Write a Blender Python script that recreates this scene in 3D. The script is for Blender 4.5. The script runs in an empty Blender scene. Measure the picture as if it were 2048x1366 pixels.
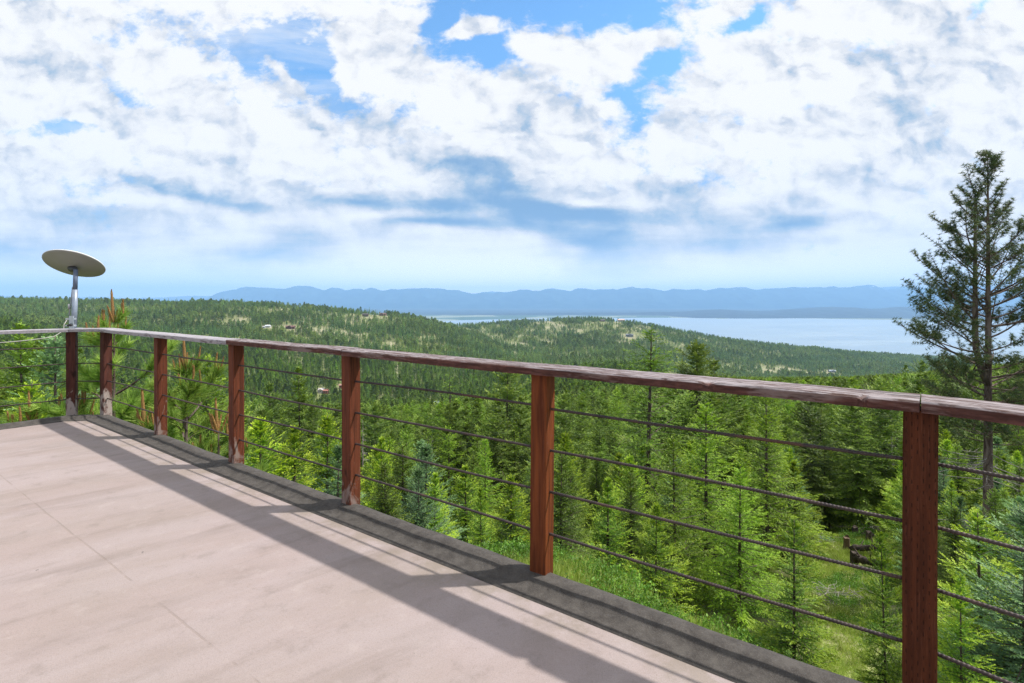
import bpy, math, random
import numpy as np
from mathutils import Vector, Matrix
R = math.radians
# ------------------------------------------------------------------ scene, camera, sky, sun
sc = bpy.context.scene
COL = sc.collection
FPX, CX, HZ = 967.0, 1024.0, 603.0        # focal length, centre column and eye-level row, in 2048-wide pixels
HC = 1.378                                # eye height above the deck (deck surface is z = 0)
cam = bpy.data.cameras.new('camera')
cam_o = bpy.data.objects.new('camera', cam); COL.objects.link(cam_o)
cam.sensor_width = 36.0; cam.lens = 36.0 * FPX / 2048.0
cam.shift_y = -(683.0 - HZ) / 2048.0
cam.clip_start = 0.05; cam.clip_end = 120000
cam_o.location = (0, 0, HC); cam_o.rotation_euler = (R(90), 0, 0)
sc.camera = cam_o
sc.render.resolution_x = 1024; sc.render.resolution_y = 683
sc.view_settings.view_transform = 'Standard'; sc.view_settings.look = 'None'
sc.view_settings.gamma = 1.0; sc.view_settings.exposure = 0.50
cy = sc.cycles
cy.max_bounces = 5; cy.diffuse_bounces = 2; cy.glossy_bounces = 2; cy.transmission_bounces = 3
cy.volume_bounces = 2; cy.transparent_max_bounces = 6
cy.use_denoising = True; cy.denoising_prefilter = 'NONE'; cy.caustics_reflective = False; cy.caustics_refractive = False
cy.sample_clamp_indirect = 6.0

SUN_DIR = Vector((0.997 * math.cos(R(55)), 0.079 * math.cos(R(55)), math.sin(R(55)))).normalized()
sun = bpy.data.lights.new('sun', 'SUN'); sun.energy = 4.2; sun.angle = R(1.2); sun.color = (1.0, 0.96, 0.90)
sun_o = bpy.data.objects.new('sun', sun); COL.objects.link(sun_o)
sun_o.rotation_euler = SUN_DIR.to_track_quat('Z', 'Y').to_euler(); sun_o.location = (20, 0, 30)


class NT:
    """Small helper for writing node graphs as expressions."""
    def __init__(self, tree): self.t = tree; self.n = tree.nodes; self.l = tree.links
    def new(self, typ, **kw):
        n = self.n.new(typ)
        for k, v in kw.items(): setattr(n, k, v)
        return n
    def put(self, sock, v):
        if isinstance(v, bpy.types.NodeSocket): self.l.new(v, sock)
        elif isinstance(v, (tuple, list)):
            sock.default_value = tuple(v) + ((1.0,) if len(v) == 3 and sock.type == 'RGBA' else ())
        else: sock.default_value = v
    def math(self, op, a, b=0.0, c=0.0, clamp=False):
        n = self.new('ShaderNodeMath', operation=op, use_clamp=clamp)
        self.put(n.inputs[0], a); self.put(n.inputs[1], b); self.put(n.inputs[2], c)
        return n.outputs[0]
    def vmath(self, op, a, b=(0, 0, 0), s=1.0):
        n = self.new('ShaderNodeVectorMath', operation=op)
        self.put(n.inputs[0], a); self.put(n.inputs[1], b)
        if op == 'SCALE': self.put(n.inputs['Scale'], s)
        return n.outputs['Value'] if op in ('DOT_PRODUCT', 'LENGTH') else n.outputs[0]
    def sep(self, v): n = self.new('ShaderNodeSeparateXYZ'); self.put(n.inputs[0], v); return n.outputs
    def comb(self, x, y, z=0.0):
        n = self.new('ShaderNodeCombineXYZ')
        for i, a in enumerate((x, y, z)): self.put(n.inputs[i], a)
        return n.outputs[0]
    def noise(self, v, scale=1.0, detail=4.0, rough=0.5, dist=0.0, color=False, dims='3D', lac=2.0):
        n = self.new('ShaderNodeTexNoise', noise_dimensions=dims)
        self.put(n.inputs['Vector'], v); self.put(n.inputs['Scale'], scale); self.put(n.inputs['Detail'], detail)
        self.put(n.inputs['Roughness'], rough); self.put(n.inputs['Distortion'], dist); self.put(n.inputs['Lacunarity'], lac)
        return n.outputs['Color' if color else 'Fac']
    def mapping(self, v, loc=(0, 0, 0), rot=(0, 0, 0), scale=(1, 1, 1), typ='POINT'):
        n = self.new('ShaderNodeMapping', vector_type=typ)
        self.put(n.inputs[0], v); n.inputs['Location'].default_value = loc
        n.inputs['Rotation'].default_value = rot; n.inputs['Scale'].default_value = scale
        return n.outputs[0]
    def mix(self, f, a, b, mode='MIX'):
        n = self.new('ShaderNodeMix', data_type='RGBA', blend_type=mode)
        self.put(n.inputs['Factor'], f); self.put(n.inputs['A'], a); self.put(n.inputs['B'], b)
        return n.outputs['Result']
    def ss(self, x, a, b, lo=0.0, hi=1.0):
        n = self.new('ShaderNodeMapRange', interpolation_type='SMOOTHSTEP')
        self.put(n.inputs[0], x)
        for i, v in enumerate((a, b, lo, hi)): n.inputs[i + 1].default_value = v
        return n.outputs[0]
    def hsv(self, c, h=0.5, s=1.0, v=1.0):
        n = self.new('ShaderNodeHueSaturation'); self.put(n.inputs['Color'], c)
        self.put(n.inputs['Hue'], h); self.put(n.inputs['Saturation'], s); self.put(n.inputs['Value'], v)
        return n.outputs[0]
    def bump(self, h, strength=0.5, dist=0.01):
        n = self.new('ShaderNodeBump'); self.put(n.inputs['Height'], h)
        n.inputs['Strength'].default_value = strength; n.inputs['Distance'].default_value = dist
        return n.outputs[0]


def build_world():
    w = bpy.data.worlds.new('World'); sc.world = w; w.use_nodes = True
    w.node_tree.nodes.clear(); T = NT(w.node_tree)
    out = T.new('ShaderNodeOutputWorld'); bg = T.new('ShaderNodeBackground')
    T.l.new(bg.outputs[0], out.inputs[0])
    S = 0.1; bg.inputs['Strength'].default_value = S
    sky = T.new('ShaderNodeTexSky', sky_type='NISHITA', sun_disc=False)
    sky.sun_elevation = R(55); sky.sun_rotation = math.atan2(SUN_DIR.x, SUN_DIR.y)
    sky.altitude = 1200; sky.air_density = 1.0; sky.dust_density = 0.6; sky.ozone_density = 1.5
    g = T.new('ShaderNodeTexCoord').outputs['Generated']
    x, y, z = T.sep(g)[:3]
    ya = T.math('MAXIMUM', T.math('ABSOLUTE', y), 0.2)
    za = T.math('ABSOLUTE', z)
    U = T.math('DIVIDE', x, ya); V = T.math('DIVIDE', za, ya)          # tangents of bearing and elevation
    wv = T.comb(U, T.math('MULTIPLY', V, 1.6), 0.0)
    wn = T.noise(wv, 3.1, 7, 0.58, color=True)
    wn = T.vmath('SUBTRACT', wn, (0.5, 0.5, 0.5))
    wcell = T.noise(T.mapping(wv, scale=(1, 3.2, 1)), 1.7, 6, 0.55, color=True)
    wcell = T.vmath('SUBTRACT', wcell, (0.5, 0.5, 0.5))
    p0 = T.comb(U, V, 0.0)
    pg = T.vmath('ADD', p0, T.vmath('MULTIPLY', wn, (0.20, 0.16, 0)))      # crisp warped field for gaps
    pd = T.vmath('ADD', p0, T.vmath('MULTIPLY', wcell, (0.34, 0.060, 0)))     # streaky warp for the grey bases

    def field(blobs, P):
        acc = None
        for (px, py, rx, ry, rot, s) in blobs:
            m = T.new('ShaderNodeMapping', vector_type='TEXTURE'); T.l.new(P, m.inputs[0])
            m.inputs['Location'].default_value = ((px - CX) / FPX, (HZ - py) / FPX, 0)
            m.inputs['Rotation'].default_value = (0, 0, R(rot)); m.inputs['Scale'].default_value = (rx / FPX, ry / FPX, 1)
            gr = T.new('ShaderNodeTexGradient', gradient_type='QUADRATIC_SPHERE'); T.l.new(m.outputs[0], gr.inputs[0])
            acc = T.math('MULTIPLY_ADD', gr.outputs['Fac'], s, acc if acc is not None else 0.0)
        return acc
    gaps = field([(1150, -40, 520, 200, 0, 2.4), (950, 105, 170, 120, -10, 1.6), (935, 45, 120, 60, 20, -2.0), (880, 20, 50, 90, 0, 1.5),
                  (1330, 130, 160, 110, 30, 1.6), (1290, 75, 170, 50, 10, -1.5), (1240, 185, 110, 70, -30, 0.7), (1100, 100, 120, 50, -15, -2.2),
                  (1275, 215, 70, 80, -40, 0.95), (1240, 270, 90, 50, -20, 0.8), (1230, 110, 110, 50, 20, -0.8),
                  (1500, 30, 170, 50, 15, 1.3),
                  (590, 70, 150, 190, 30, 1.0), (500, 130, 330, 130, -30, 0.62), (660, 120, 70, 110, 10, 1.3), (690, 200, 90, 60, 0, 0.9), (350, 60, 420, 130, -20, 0.28),
                  (580, 150, 120, 25, -45, -0.8), (150, 262, 230, 45, -6, 1.15), (330, 200, 160, 60, -20, 0.6), (620, 300, 120, 50, 0, 0.35), (240, 165, 120, 40, -30, 0.6),
                  (-150, 480, 700, 110, 0, 0.25)], pg)
    dark = field([(330, 372, 240, 50, -14, 0.7), (450, 405, 300, 40, -8, 0.55), (700, 402, 230, 26, -3, 0.75), (890, 405, 260, 50, 3, 0.8),
                  (860, 440, 340, 26, -2, 0.95), (985, 375, 240, 140, 0, 0.7), (1060, 440, 170, 90, 0, 0.6), (880, 330, 260, 60, -4, 0.5),
                  (1190, 490, 270, 150, -6, 0.95), (1160, 425, 260, 26, -8, 0.75), (1200, 545, 260, 50, 0, 0.45), (560, 515, 240, 75, 0, 0.75), (620, 470, 330, 40, 0, 0.35),
                  (1560, 448, 190, 26, 5, 0.65), (1400, 440, 400, 130, 0, 0.3), (1450, 500, 330, 90, 0, 0.45), (1850, 150, 190, 200, 40, 0.36), (1760, 330, 460, 110, 18, 0.34),
                  (1330, 400, 260, 120, 0, 0.25), (1980, 420, 300, 200, 0, 0.3), (180, 440, 520, 90, 0, 0.42), (60, 500, 420, 60, 0, 0.5), (60, 130, 200, 120, 0, 0.1),
                  (700, 240, 300, 60, -25, 0.28), (330, 240, 200, 60, -25, 0.3), (1090, 200, 200, 80, 0, 0.1), (1010, 290, 170, 100, 0, 0.28), (330, 330, 300, 60, -15, 0.2),
                  (870, 530, 270, 45, 0, -0.7), (1040, 545, 230, 55, 10, -0.8), (1050, 480, 110, 60, 0, -0.45), (1500, 560, 260, 40, 0, -0.9), (1750, 520, 300, 40, 4, -0.6), (750, 565, 500, 22, 0, -0.4),
                  (470, 480, 200, 26, 0, -0.4), (730, 432, 160, 18, 3, -0.6), (230, 400, 200, 30, -8, -0.5), (1500, 380, 240, 50, 10, -0.45), (1170, 405, 150, 18, -5, -0.5)], pd)
    # cloud textures: billowing heaps higher up, long streaks low in the sky
    Q = T.comb(U, T.math('MULTIPLY', V, 1.45), 0.0)
    w1 = T.vmath('SUBTRACT', T.noise(Q, 5.5, 6, 0.6, color=True), (0.5, 0.5, 0.5))
    Qw = T.vmath('ADD', Q, T.vmath('MULTIPLY', w1, (0.16, 0.16, 0)))
    def puff(p, sc_, det=4.0):
        n = T.new('ShaderNodeTexVoronoi', voronoi_dimensions='2D', feature='SMOOTH_F1'); T.put(n.inputs['Vector'], p); n.inputs['Scale'].default_value = sc_
        n.inputs['Detail'].default_value = det; n.inputs['Roughness'].default_value = 0.5; n.inputs['Smoothness'].default_value = 0.35; n.inputs['Lacunarity'].default_value = 2.1
        return n.outputs['Distance']
    OFF = (-0.020, -0.026, 0)
    pf = puff(Qw, 5.0); pf2 = puff(T.vmath('ADD', Qw, OFF), 5.0)
    c1 = T.noise(Q, 3.2, 10, 0.62, 0.25); c2 = T.noise(T.vmath('ADD', Q, OFF), 3.2, 10, 0.62, 0.25)
    relief = T.math('ADD', T.math('MULTIPLY', T.math('SUBTRACT', pf, pf2), 0.9), T.math('MULTIPLY', T.math('SUBTRACT', c2, c1), 1.4))
    fine = T.noise(Q, 16, 9, 0.66, 0.15)
    st = T.noise(T.mapping(T.comb(U, V), scale=(1.5, 12, 1), rot=(0, 0, R(-2))), 1.6, 8, 0.58, 0.3)
    gc = T.math('MINIMUM', T.math('MAXIMUM', gaps, -0.4), 1.38)
    cover = T.math('SUBTRACT', 1.56, T.math('MULTIPLY', gc, 1.75))
    cover = T.math('ADD', cover, T.math('MULTIPLY', T.math('SUBTRACT', c1, 0.5), 3.0))
    cover = T.math('ADD', cover, T.math('MULTIPLY', T.math('SUBTRACT', fine, 0.5), 3.6))
    cover = T.math('ADD', cover, T.math('MULTIPLY', T.math('SUBTRACT', 0.35, pf), 0.9))
    alpha = T.ss(cover, -0.45, 0.70)
    veil = T.math('MULTIPLY', T.ss(U, -0.22, -0.42), T.ss(T.noise(T.mapping(Q, rot=(0, 0, R(30)), scale=(1, 3.5, 1)), 2.2, 7, 0.6, 0.5), 0.30, 0.72))
    alpha = T.math('MAXIMUM', alpha, T.math('MULTIPLY', veil, 0.75))
    lowv = T.ss(V, 0.30, 0.10)                                         # 1 near the horizon
    sh = T.math('MULTIPLY_ADD', dark, 0.92, 0.10)
    sh = T.math('ADD', sh, T.math('MULTIPLY', T.math('SUBTRACT', st, 0.5), T.math('MULTIPLY_ADD', lowv, 0.85, 0.12)))
    sh = T.math('ADD', sh, T.math('MULTIPLY', relief, T.math('MULTIPLY_ADD', lowv, -0.8, 1.1)))
    sh = T.math('ADD', sh, T.math('MULTIPLY', T.math('SUBTRACT', fine, 0.5), 0.38))
    sh = T.math('ADD', sh, T.math('MULTIPLY', T.math('SUBTRACT', T.noise(Q, 1.9, 4, 0.5), 0.5), 0.32))
    shade = T.ss(sh, -0.05, 1.05)
    ramp = T.new('ShaderNodeValToRGB'); T.l.new(shade, ramp.inputs[0])
    cr = ramp.color_ramp; cr.elements[0].position = 0.0; cr.elements[0].color = (0.93, 0.93, 0.94, 1)
    cr.elements[1].position = 1.0; cr.elements[1].color = (0.20, 0.36, 0.60, 1)
    e = cr.elements.new(0.18); e.color = (0.80, 0.81, 0.85, 1)
    e = cr.elements.new(0.42); e.color = (0.60, 0.65, 0.745, 1)
    e = cr.elements.new(0.68); e.color = (0.40, 0.52, 0.68, 1)
    cloud = T.vmath('SCALE', ramp.outputs[0], s=CLOUD / S)
    tint = T.mix(T.ss(V, 0.08, 0.55), (0.66, 0.76, 0.90), (1.20, 1.78, 2.0))
    blue = T.mix(1.0, sky.outputs[0], tint, 'MULTIPLY')
    hb = T.ss(V, 0.13, 0.0)                                            # pale band of far air and thin cloud at the horizon
    side = T.ss(U, -0.75, -0.1)
    pale = T.vmath('SCALE', T.mix(side, (0.86, 0.93, 0.99), (1.12, 1.09, 1.08)), s=1.0 / S)
    col = T.mix(alpha, blue, cloud)
    col = T.mix(T.math('MULTIPLY', hb, 0.9), col, pale)
    T.l.new(col, bg.inputs['Color'])
    w.cycles.sampling_method = 'MANUAL'; w.cycles.sample_map_resolution = 1024


CLOUD = 0.775
build_world()

# ------------------------------------------------------------------ object helpers
def tag(o, label=None, cat=None, group=None, kind=None):
    if label: o['label'] = label
    if cat: o['category'] = cat
    if group: o['group'] = group
    if kind: o['kind'] = kind
    return o
def thing(name, label, cat, loc=(0, 0, 0), rz=0.0, group=None):
    o = bpy.data.objects.new(name, None); COL.objects.link(o)
    o.location = loc; o.rotation_euler = (0, 0, rz); o.empty_display_size = 0.2
    return tag(o, label, cat, group)
def np_mesh(name, V, F4=None, F3=None, m4=None, m3=None, mats=(), smooth=False):
    """Mesh from numpy arrays of vertices, quads and triangles."""
    me = bpy.data.meshes.new(name)
    V = np.asarray(V, dtype=np.float32)
    F4 = np.zeros((0, 4), np.int32) if F4 is None else np.asarray(F4, np.int32)
    F3 = np.zeros((0, 3), np.int32) if F3 is None else np.asarray(F3, np.int32)
    me.vertices.add(len(V)); me.vertices.foreach_set('co', V.ravel())
    me.loops.add(F4.size + F3.size)
    me.loops.foreach_set('vertex_index', np.concatenate([F4.ravel(), F3.ravel()]))
    me.polygons.add(len(F4) + len(F3))
    st = np.concatenate([np.arange(len(F4)) * 4, F4.size + np.arange(len(F3)) * 3]).astype(np.int32)
    me.polygons.foreach_set('loop_start', st)
    mi = np.concatenate([np.zeros(len(F4), np.int32) if m4 is None else np.broadcast_to(m4, len(F4)),
                         np.zeros(len(F3), np.int32) if m3 is None else np.broadcast_to(m3, len(F3))]).astype(np.int32)
    for m in mats: me.materials.append(m)
    me.polygons.foreach_set('material_index', mi)
    me.polygons.foreach_set('use_smooth', np.full(len(F4) + len(F3), smooth))
    me.update(calc_edges=True); me.validate()
    return me
def link(name, me, parent=None, loc=None):
    o = bpy.data.objects.new(name, me); COL.objects.link(o)
    if parent: o.parent = parent
    if loc is not None: o.location = loc
    return o
class MB:
    """Collects simple solids into one mesh."""
    def __init__(self): self.v = []; self.f4 = []; self.f3 = []; self.n = 0
    def add(self, v, f4=(), f3=()):
        v = np.asarray(v, float); self.v.append(v)
        if len(f4): self.f4.append(np.asarray(f4) + self.n)
        if len(f3): self.f3.append(np.asarray(f3) + self.n)
        self.n += len(v)
    def box(self, c, s, rz=0.0):
        x, y, z = s[0] / 2, s[1] / 2, s[2] / 2
        v = np.array([(a, b, d) for d in (-z, z) for a, b in ((-x, -y), (x, -y), (x, y), (-x, y))])
        co, si = math.cos(rz), math.sin(rz)
        v = np.stack([v[:, 0] * co - v[:, 1] * si, v[:, 0] * si + v[:, 1] * co, v[:, 2]], 1) + np.array(c)
        self.add(v, [(0, 3, 2, 1), (4, 5, 6, 7), (0, 1, 5, 4), (1, 2, 6, 5), (2, 3, 7, 6), (3, 0, 4, 7)])
    def tube(self, P, rad, n=6, cap=True):
        P = np.asarray(P, float); m = len(P); rad = np.broadcast_to(rad, m)
        Tn = np.gradient(P, axis=0); Tn /= np.linalg.norm(Tn, axis=1)[:, None] + 1e-12
        up = np.array([0, 0, 1.0]) if abs(Tn[0, 2]) < 0.9 else np.array([1.0, 0, 0])
        A = np.cross(Tn, up); A /= np.linalg.norm(A, axis=1)[:, None] + 1e-12; B = np.cross(Tn, A)
        th = np.arange(n) / n * 2 * math.pi
        ring = A[:, None] * np.cos(th)[None, :, None] + B[:, None] * np.sin(th)[None, :, None]
        v = (P[:, None] + ring * rad[:, None, None]).reshape(-1, 3)
        i = np.arange(m - 1)[:, None] * n; j = np.arange(n)[None]; k = (j + 1) % n
        f = np.stack([i + j, i + n + j, i + n + k, i + k], -1).reshape(-1, 4)
        f3 = []
        if cap:
            v = np.vstack([v, P[0], P[-1]])
            f3 = [(m * n, int(a), int((a + 1) % n)) for a in range(n)] + [(m * n + 1, (m - 1) * n + (a + 1) % n, (m - 1) * n + a) for a in range(n)]
        self.add(v, f, f3)
    def build(self, name, mat, parent=None, smooth=False, loc=None):
        me = np_mesh(name, np.vstack(self.v), np.vstack(self.f4) if self.f4 else None, np.vstack(self.f3) if self.f3 else None,
                     mats=[mat] if mat else [], smooth=smooth)
        return link(name, me, parent, loc)

# ------------------------------------------------------------------ materials
def mat(name):
    m = bpy.data.materials.new(name); m.use_nodes = True
    T = NT(m.node_tree); b = T.n['Principled BSDF']
    return m, T, b
def pmat(name, col, rough=0.6, metal=0.0, spec=0.5, var=0.15, scale=8.0, bump=0.0):
    m, T, b = mat(name)
    co = T.new('ShaderNodeTexCoord').outputs['Object']
    n = T.noise(co, scale, 6, 0.6)
    c = T.mix(T.ss(n, 0.3, 0.7), tuple(x * (1 - var) for x in col), tuple(min(1, x * (1 + var)) for x in col))
    T.put(b.inputs['Base Color'], c); b.inputs['Roughness'].default_value = rough
    b.inputs['Metallic'].default_value = metal; b.inputs['Specular IOR Level'].default_value = spec
    if bump: T.l.new(T.bump(n, bump, 0.01), b.inputs['Normal'])
    return m
def leaf_mat(name, c1, c2, trans=0.35, tcol=None, scale=0.35, big=None):
    """Foliage: colour varies from plant to plant and in soft patches, with light passing through."""
    m, T, b = mat(name)
    geo = T.new('ShaderNodeNewGeometry').outputs['Position']
    oi = T.new('ShaderNodeObjectInfo')
    n = T.noise(geo, scale * 6, 3, 0.6)
    f = T.math('MULTIPLY_ADD', n, 0.9, T.math('MULTIPLY_ADD', oi.outputs['Random'], 0.75, -0.38), clamp=True)
    c = T.mix(f, c1, c2)
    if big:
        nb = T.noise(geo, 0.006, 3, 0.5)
        c = T.mix(T.math('MULTIPLY', T.ss(nb, 0.42, 0.62), 0.8), c, big)  # broad lighter stands, also painting sunlit slopes against cloud shade into the foliage colour
    c = T.hsv(c, T.math('MULTIPLY_ADD', oi.outputs['Random'], 0.03, 0.485), 1.0, T.math('MULTIPLY_ADD', T.math('FRACT', T.math('MULTIPLY', oi.outputs['Random'], 17.3)), 0.72, 0.64))
    T.put(b.inputs['Base Color'], c); b.inputs['Roughness'].default_value = 0.55
    b.inputs['Specular IOR Level'].default_value = 0.3
    tr = T.new('ShaderNodeBsdfTranslucent'); T.put(tr.inputs[0], T.mix(0.5, c, tcol) if tcol else c)
    ms = T.new('ShaderNodeMixShader'); ms.inputs[0].default_value = trans
    T.l.new(b.outputs[0], ms.inputs[1]); T.l.new(tr.outputs[0], ms.inputs[2])
    T.l.new(ms.outputs[0], T.n['Material Output'].inputs[0])
    return m

def wood_top_mat(name='weathered_cap_wood', pale=0.0):
    """Weathered cap board: grey-mauve sun-bleached top with lifted dark grain, red-brown stain left on the sides."""
    m, T, b = mat(name)
    tc = T.new('ShaderNodeTexCoord').outputs['Object']
    x, y, z = T.sep(tc)[:3]
    oi = T.new('ShaderNodeObjectInfo').outputs['Random']
    off = T.comb(T.math('MULTIPLY', oi, 31.0), 0, 0)
    tcs = T.vmath('ADD', tc, off)
    g1 = T.noise(T.mapping(tcs, scale=(3.0, 60, 25)), 1.0, 6, 0.65, 0.3)
    g2 = T.noise(T.mapping(tcs, scale=(9, 150, 60)), 1.0, 5, 0.6)
    blot = T.noise(T.mapping(tcs, scale=(2.2, 9, 9)), 1.0, 5, 0.6)
    flake = T.noise(T.mapping(tcs, scale=(14, 55, 30)), 1.0, 6, 0.7, 0.4)
    top = T.ss(z, 0.010, 0.017)
    grey = T.mix(T.ss(g2, 0.35, 0.65), (0.17, 0.145, 0.15), (0.38, 0.335, 0.345))
    brown = T.mix(T.ss(g1, 0.35, 0.65), (0.036, 0.020, 0.017), (0.095, 0.050, 0.040))
    ftop = T.ss(T.math('ADD', T.math('MULTIPLY', g1, 0.6), T.math('MULTIPLY', flake, 0.5)), 0.50, 0.62)
    ftop = T.math('SUBTRACT', 1.0, ftop)
    ctop = T.mix(ftop, brown, grey)
    side = T.mix(T.ss(g2, 0.35, 0.7), (0.050, 0.018, 0.014), (0.125, 0.050, 0.040))
    side = T.mix(T.math('MULTIPLY', T.ss(T.math('ADD', blot, T.math('MULTIPLY', g2, 0.25)), 0.66, 0.78), 0.6), side, (0.24, 0.19, 0.18))
    c = T.mix(top, side, ctop)
    if pale: c = T.mix(T.math('MULTIPLY', T.ss(T.math('ADD', g2, T.math('MULTIPLY', blot, 0.4)), 0.50, 0.72), pale), T.mix(0.5, c, (0.20, 0.185, 0.20)), (0.36, 0.34, 0.365))
    crack = T.ss(T.noise(T.mapping(tcs, scale=(1.3, 34, 0.1)), 1.0, 3, 0.5), 0.655, 0.68)
    c = T.mix(T.math('MULTIPLY', crack, 0.85), c, (0.012, 0.008, 0.007))
    T.put(b.inputs['Base Color'], c); b.inputs['Roughness'].default_value = 0.72; b.inputs['Specular IOR Level'].default_value = 0.3
    h = T.math('ADD', T.math('MULTIPLY', g1, 1.0), T.math('MULTIPLY', g2, 0.5))
    h = T.math('SUBTRACT', T.math('ADD', h, T.math('MULTIPLY', flake, 0.8)), T.math('MULTIPLY', crack, 1.5))
    T.l.new(T.bump(h, 0.8, 0.004), b.inputs['Normal'])
    return m
def wood_post_mat(name, worn=1.0, incised=False, base=((0.0575, 0.0172, 0.0088), (0.1495, 0.0414, 0.0198))):
    m, T, b = mat(name)
    tc = T.new('ShaderNodeTexCoord').outputs['Object']
    oi = T.new('ShaderNodeObjectInfo').outputs['Random']
    tcs = T.vmath('ADD', tc, T.comb(T.math('MULTIPLY', oi, 9.0), 0, T.math('MULTIPLY', oi, 21.0)))
    x, y, z = T.sep(tc)[:3]
    g1 = T.noise(T.mapping(tcs, scale=(55, 55, 2.6)), 1.0, 6, 0.62, 0.5)
    g2 = T.noise(T.mapping(tcs, scale=(170, 170, 9)), 1.0, 4, 0.6)
    pt = T.noise(T.mapping(tcs, scale=(14, 14, 6)), 1.0, 6, 0.65, 0.6)
    kn = T.noise(T.mapping(tcs, scale=(9, 9, 5)), 1.0, 2, 0.4)
    c = T.mix(T.ss(g1, 0.3, 0.7), base[0], base[1])
    c = T.mix(T.math('MULTIPLY', T.ss(g2, 0.5, 0.75), 0.5), c, (0.15, 0.050, 0.025))
    c = T.mix(T.math('MULTIPLY', T.ss(kn, 0.68, 0.76), 0.9), c, (0.020, 0.007, 0.004))
    low = T.ss(z, 0.55, 0.02)
    wf = T.ss(T.math('ADD', pt, T.math('MULTIPLY', low, 0.22 * worn)), 0.66, 0.80)
    c = T.mix(T.math('MULTIPLY', wf, 0.75 * worn), c, (0.33, 0.27, 0.24))
    h = T.math('ADD', g1, T.math('MULTIPLY', g2, 0.5))
    if incised:
        u = T.math('MULTIPLY', T.math('ADD', x, y), 68.0); col = T.math('FLOOR', u)
        v = T.math('ADD', T.math('MULTIPLY', z, 26.0), T.math('MULTIPLY', T.math('FRACT', T.math('MULTIPLY', col, 0.37)), 1.0))
        du = T.math('ABSOLUTE', T.math('SUBTRACT', T.math('FRACT', u), 0.5)); dv = T.math('ABSOLUTE', T.math('SUBTRACT', T.math('FRACT', v), 0.5))
        slit = T.math('MULTIPLY', T.ss(du, 0.13, 0.05), T.ss(dv, 0.20, 0.14))
        gate = T.ss(T.noise(tcs, 28, 3, 0.5), 0.38, 0.52)
        slit = T.math('MULTIPLY', slit, gate)
        c = T.mix(T.math('MULTIPLY', slit, 0.6), c, (0.012, 0.005, 0.003)); h = T.math('SUBTRACT', h, T.math('MULTIPLY', slit, 1.2))
    T.put(b.inputs['Base Color'], c); b.inputs['Roughness'].default_value = 0.7; b.inputs['Specular IOR Level'].default_value = 0.15
    T.l.new(T.bump(h, 0.6, 0.004), b.inputs['Normal'])
    return m
UX, UY = 0.8335, -0.5525                  # direction of the long straight run of railing
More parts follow.
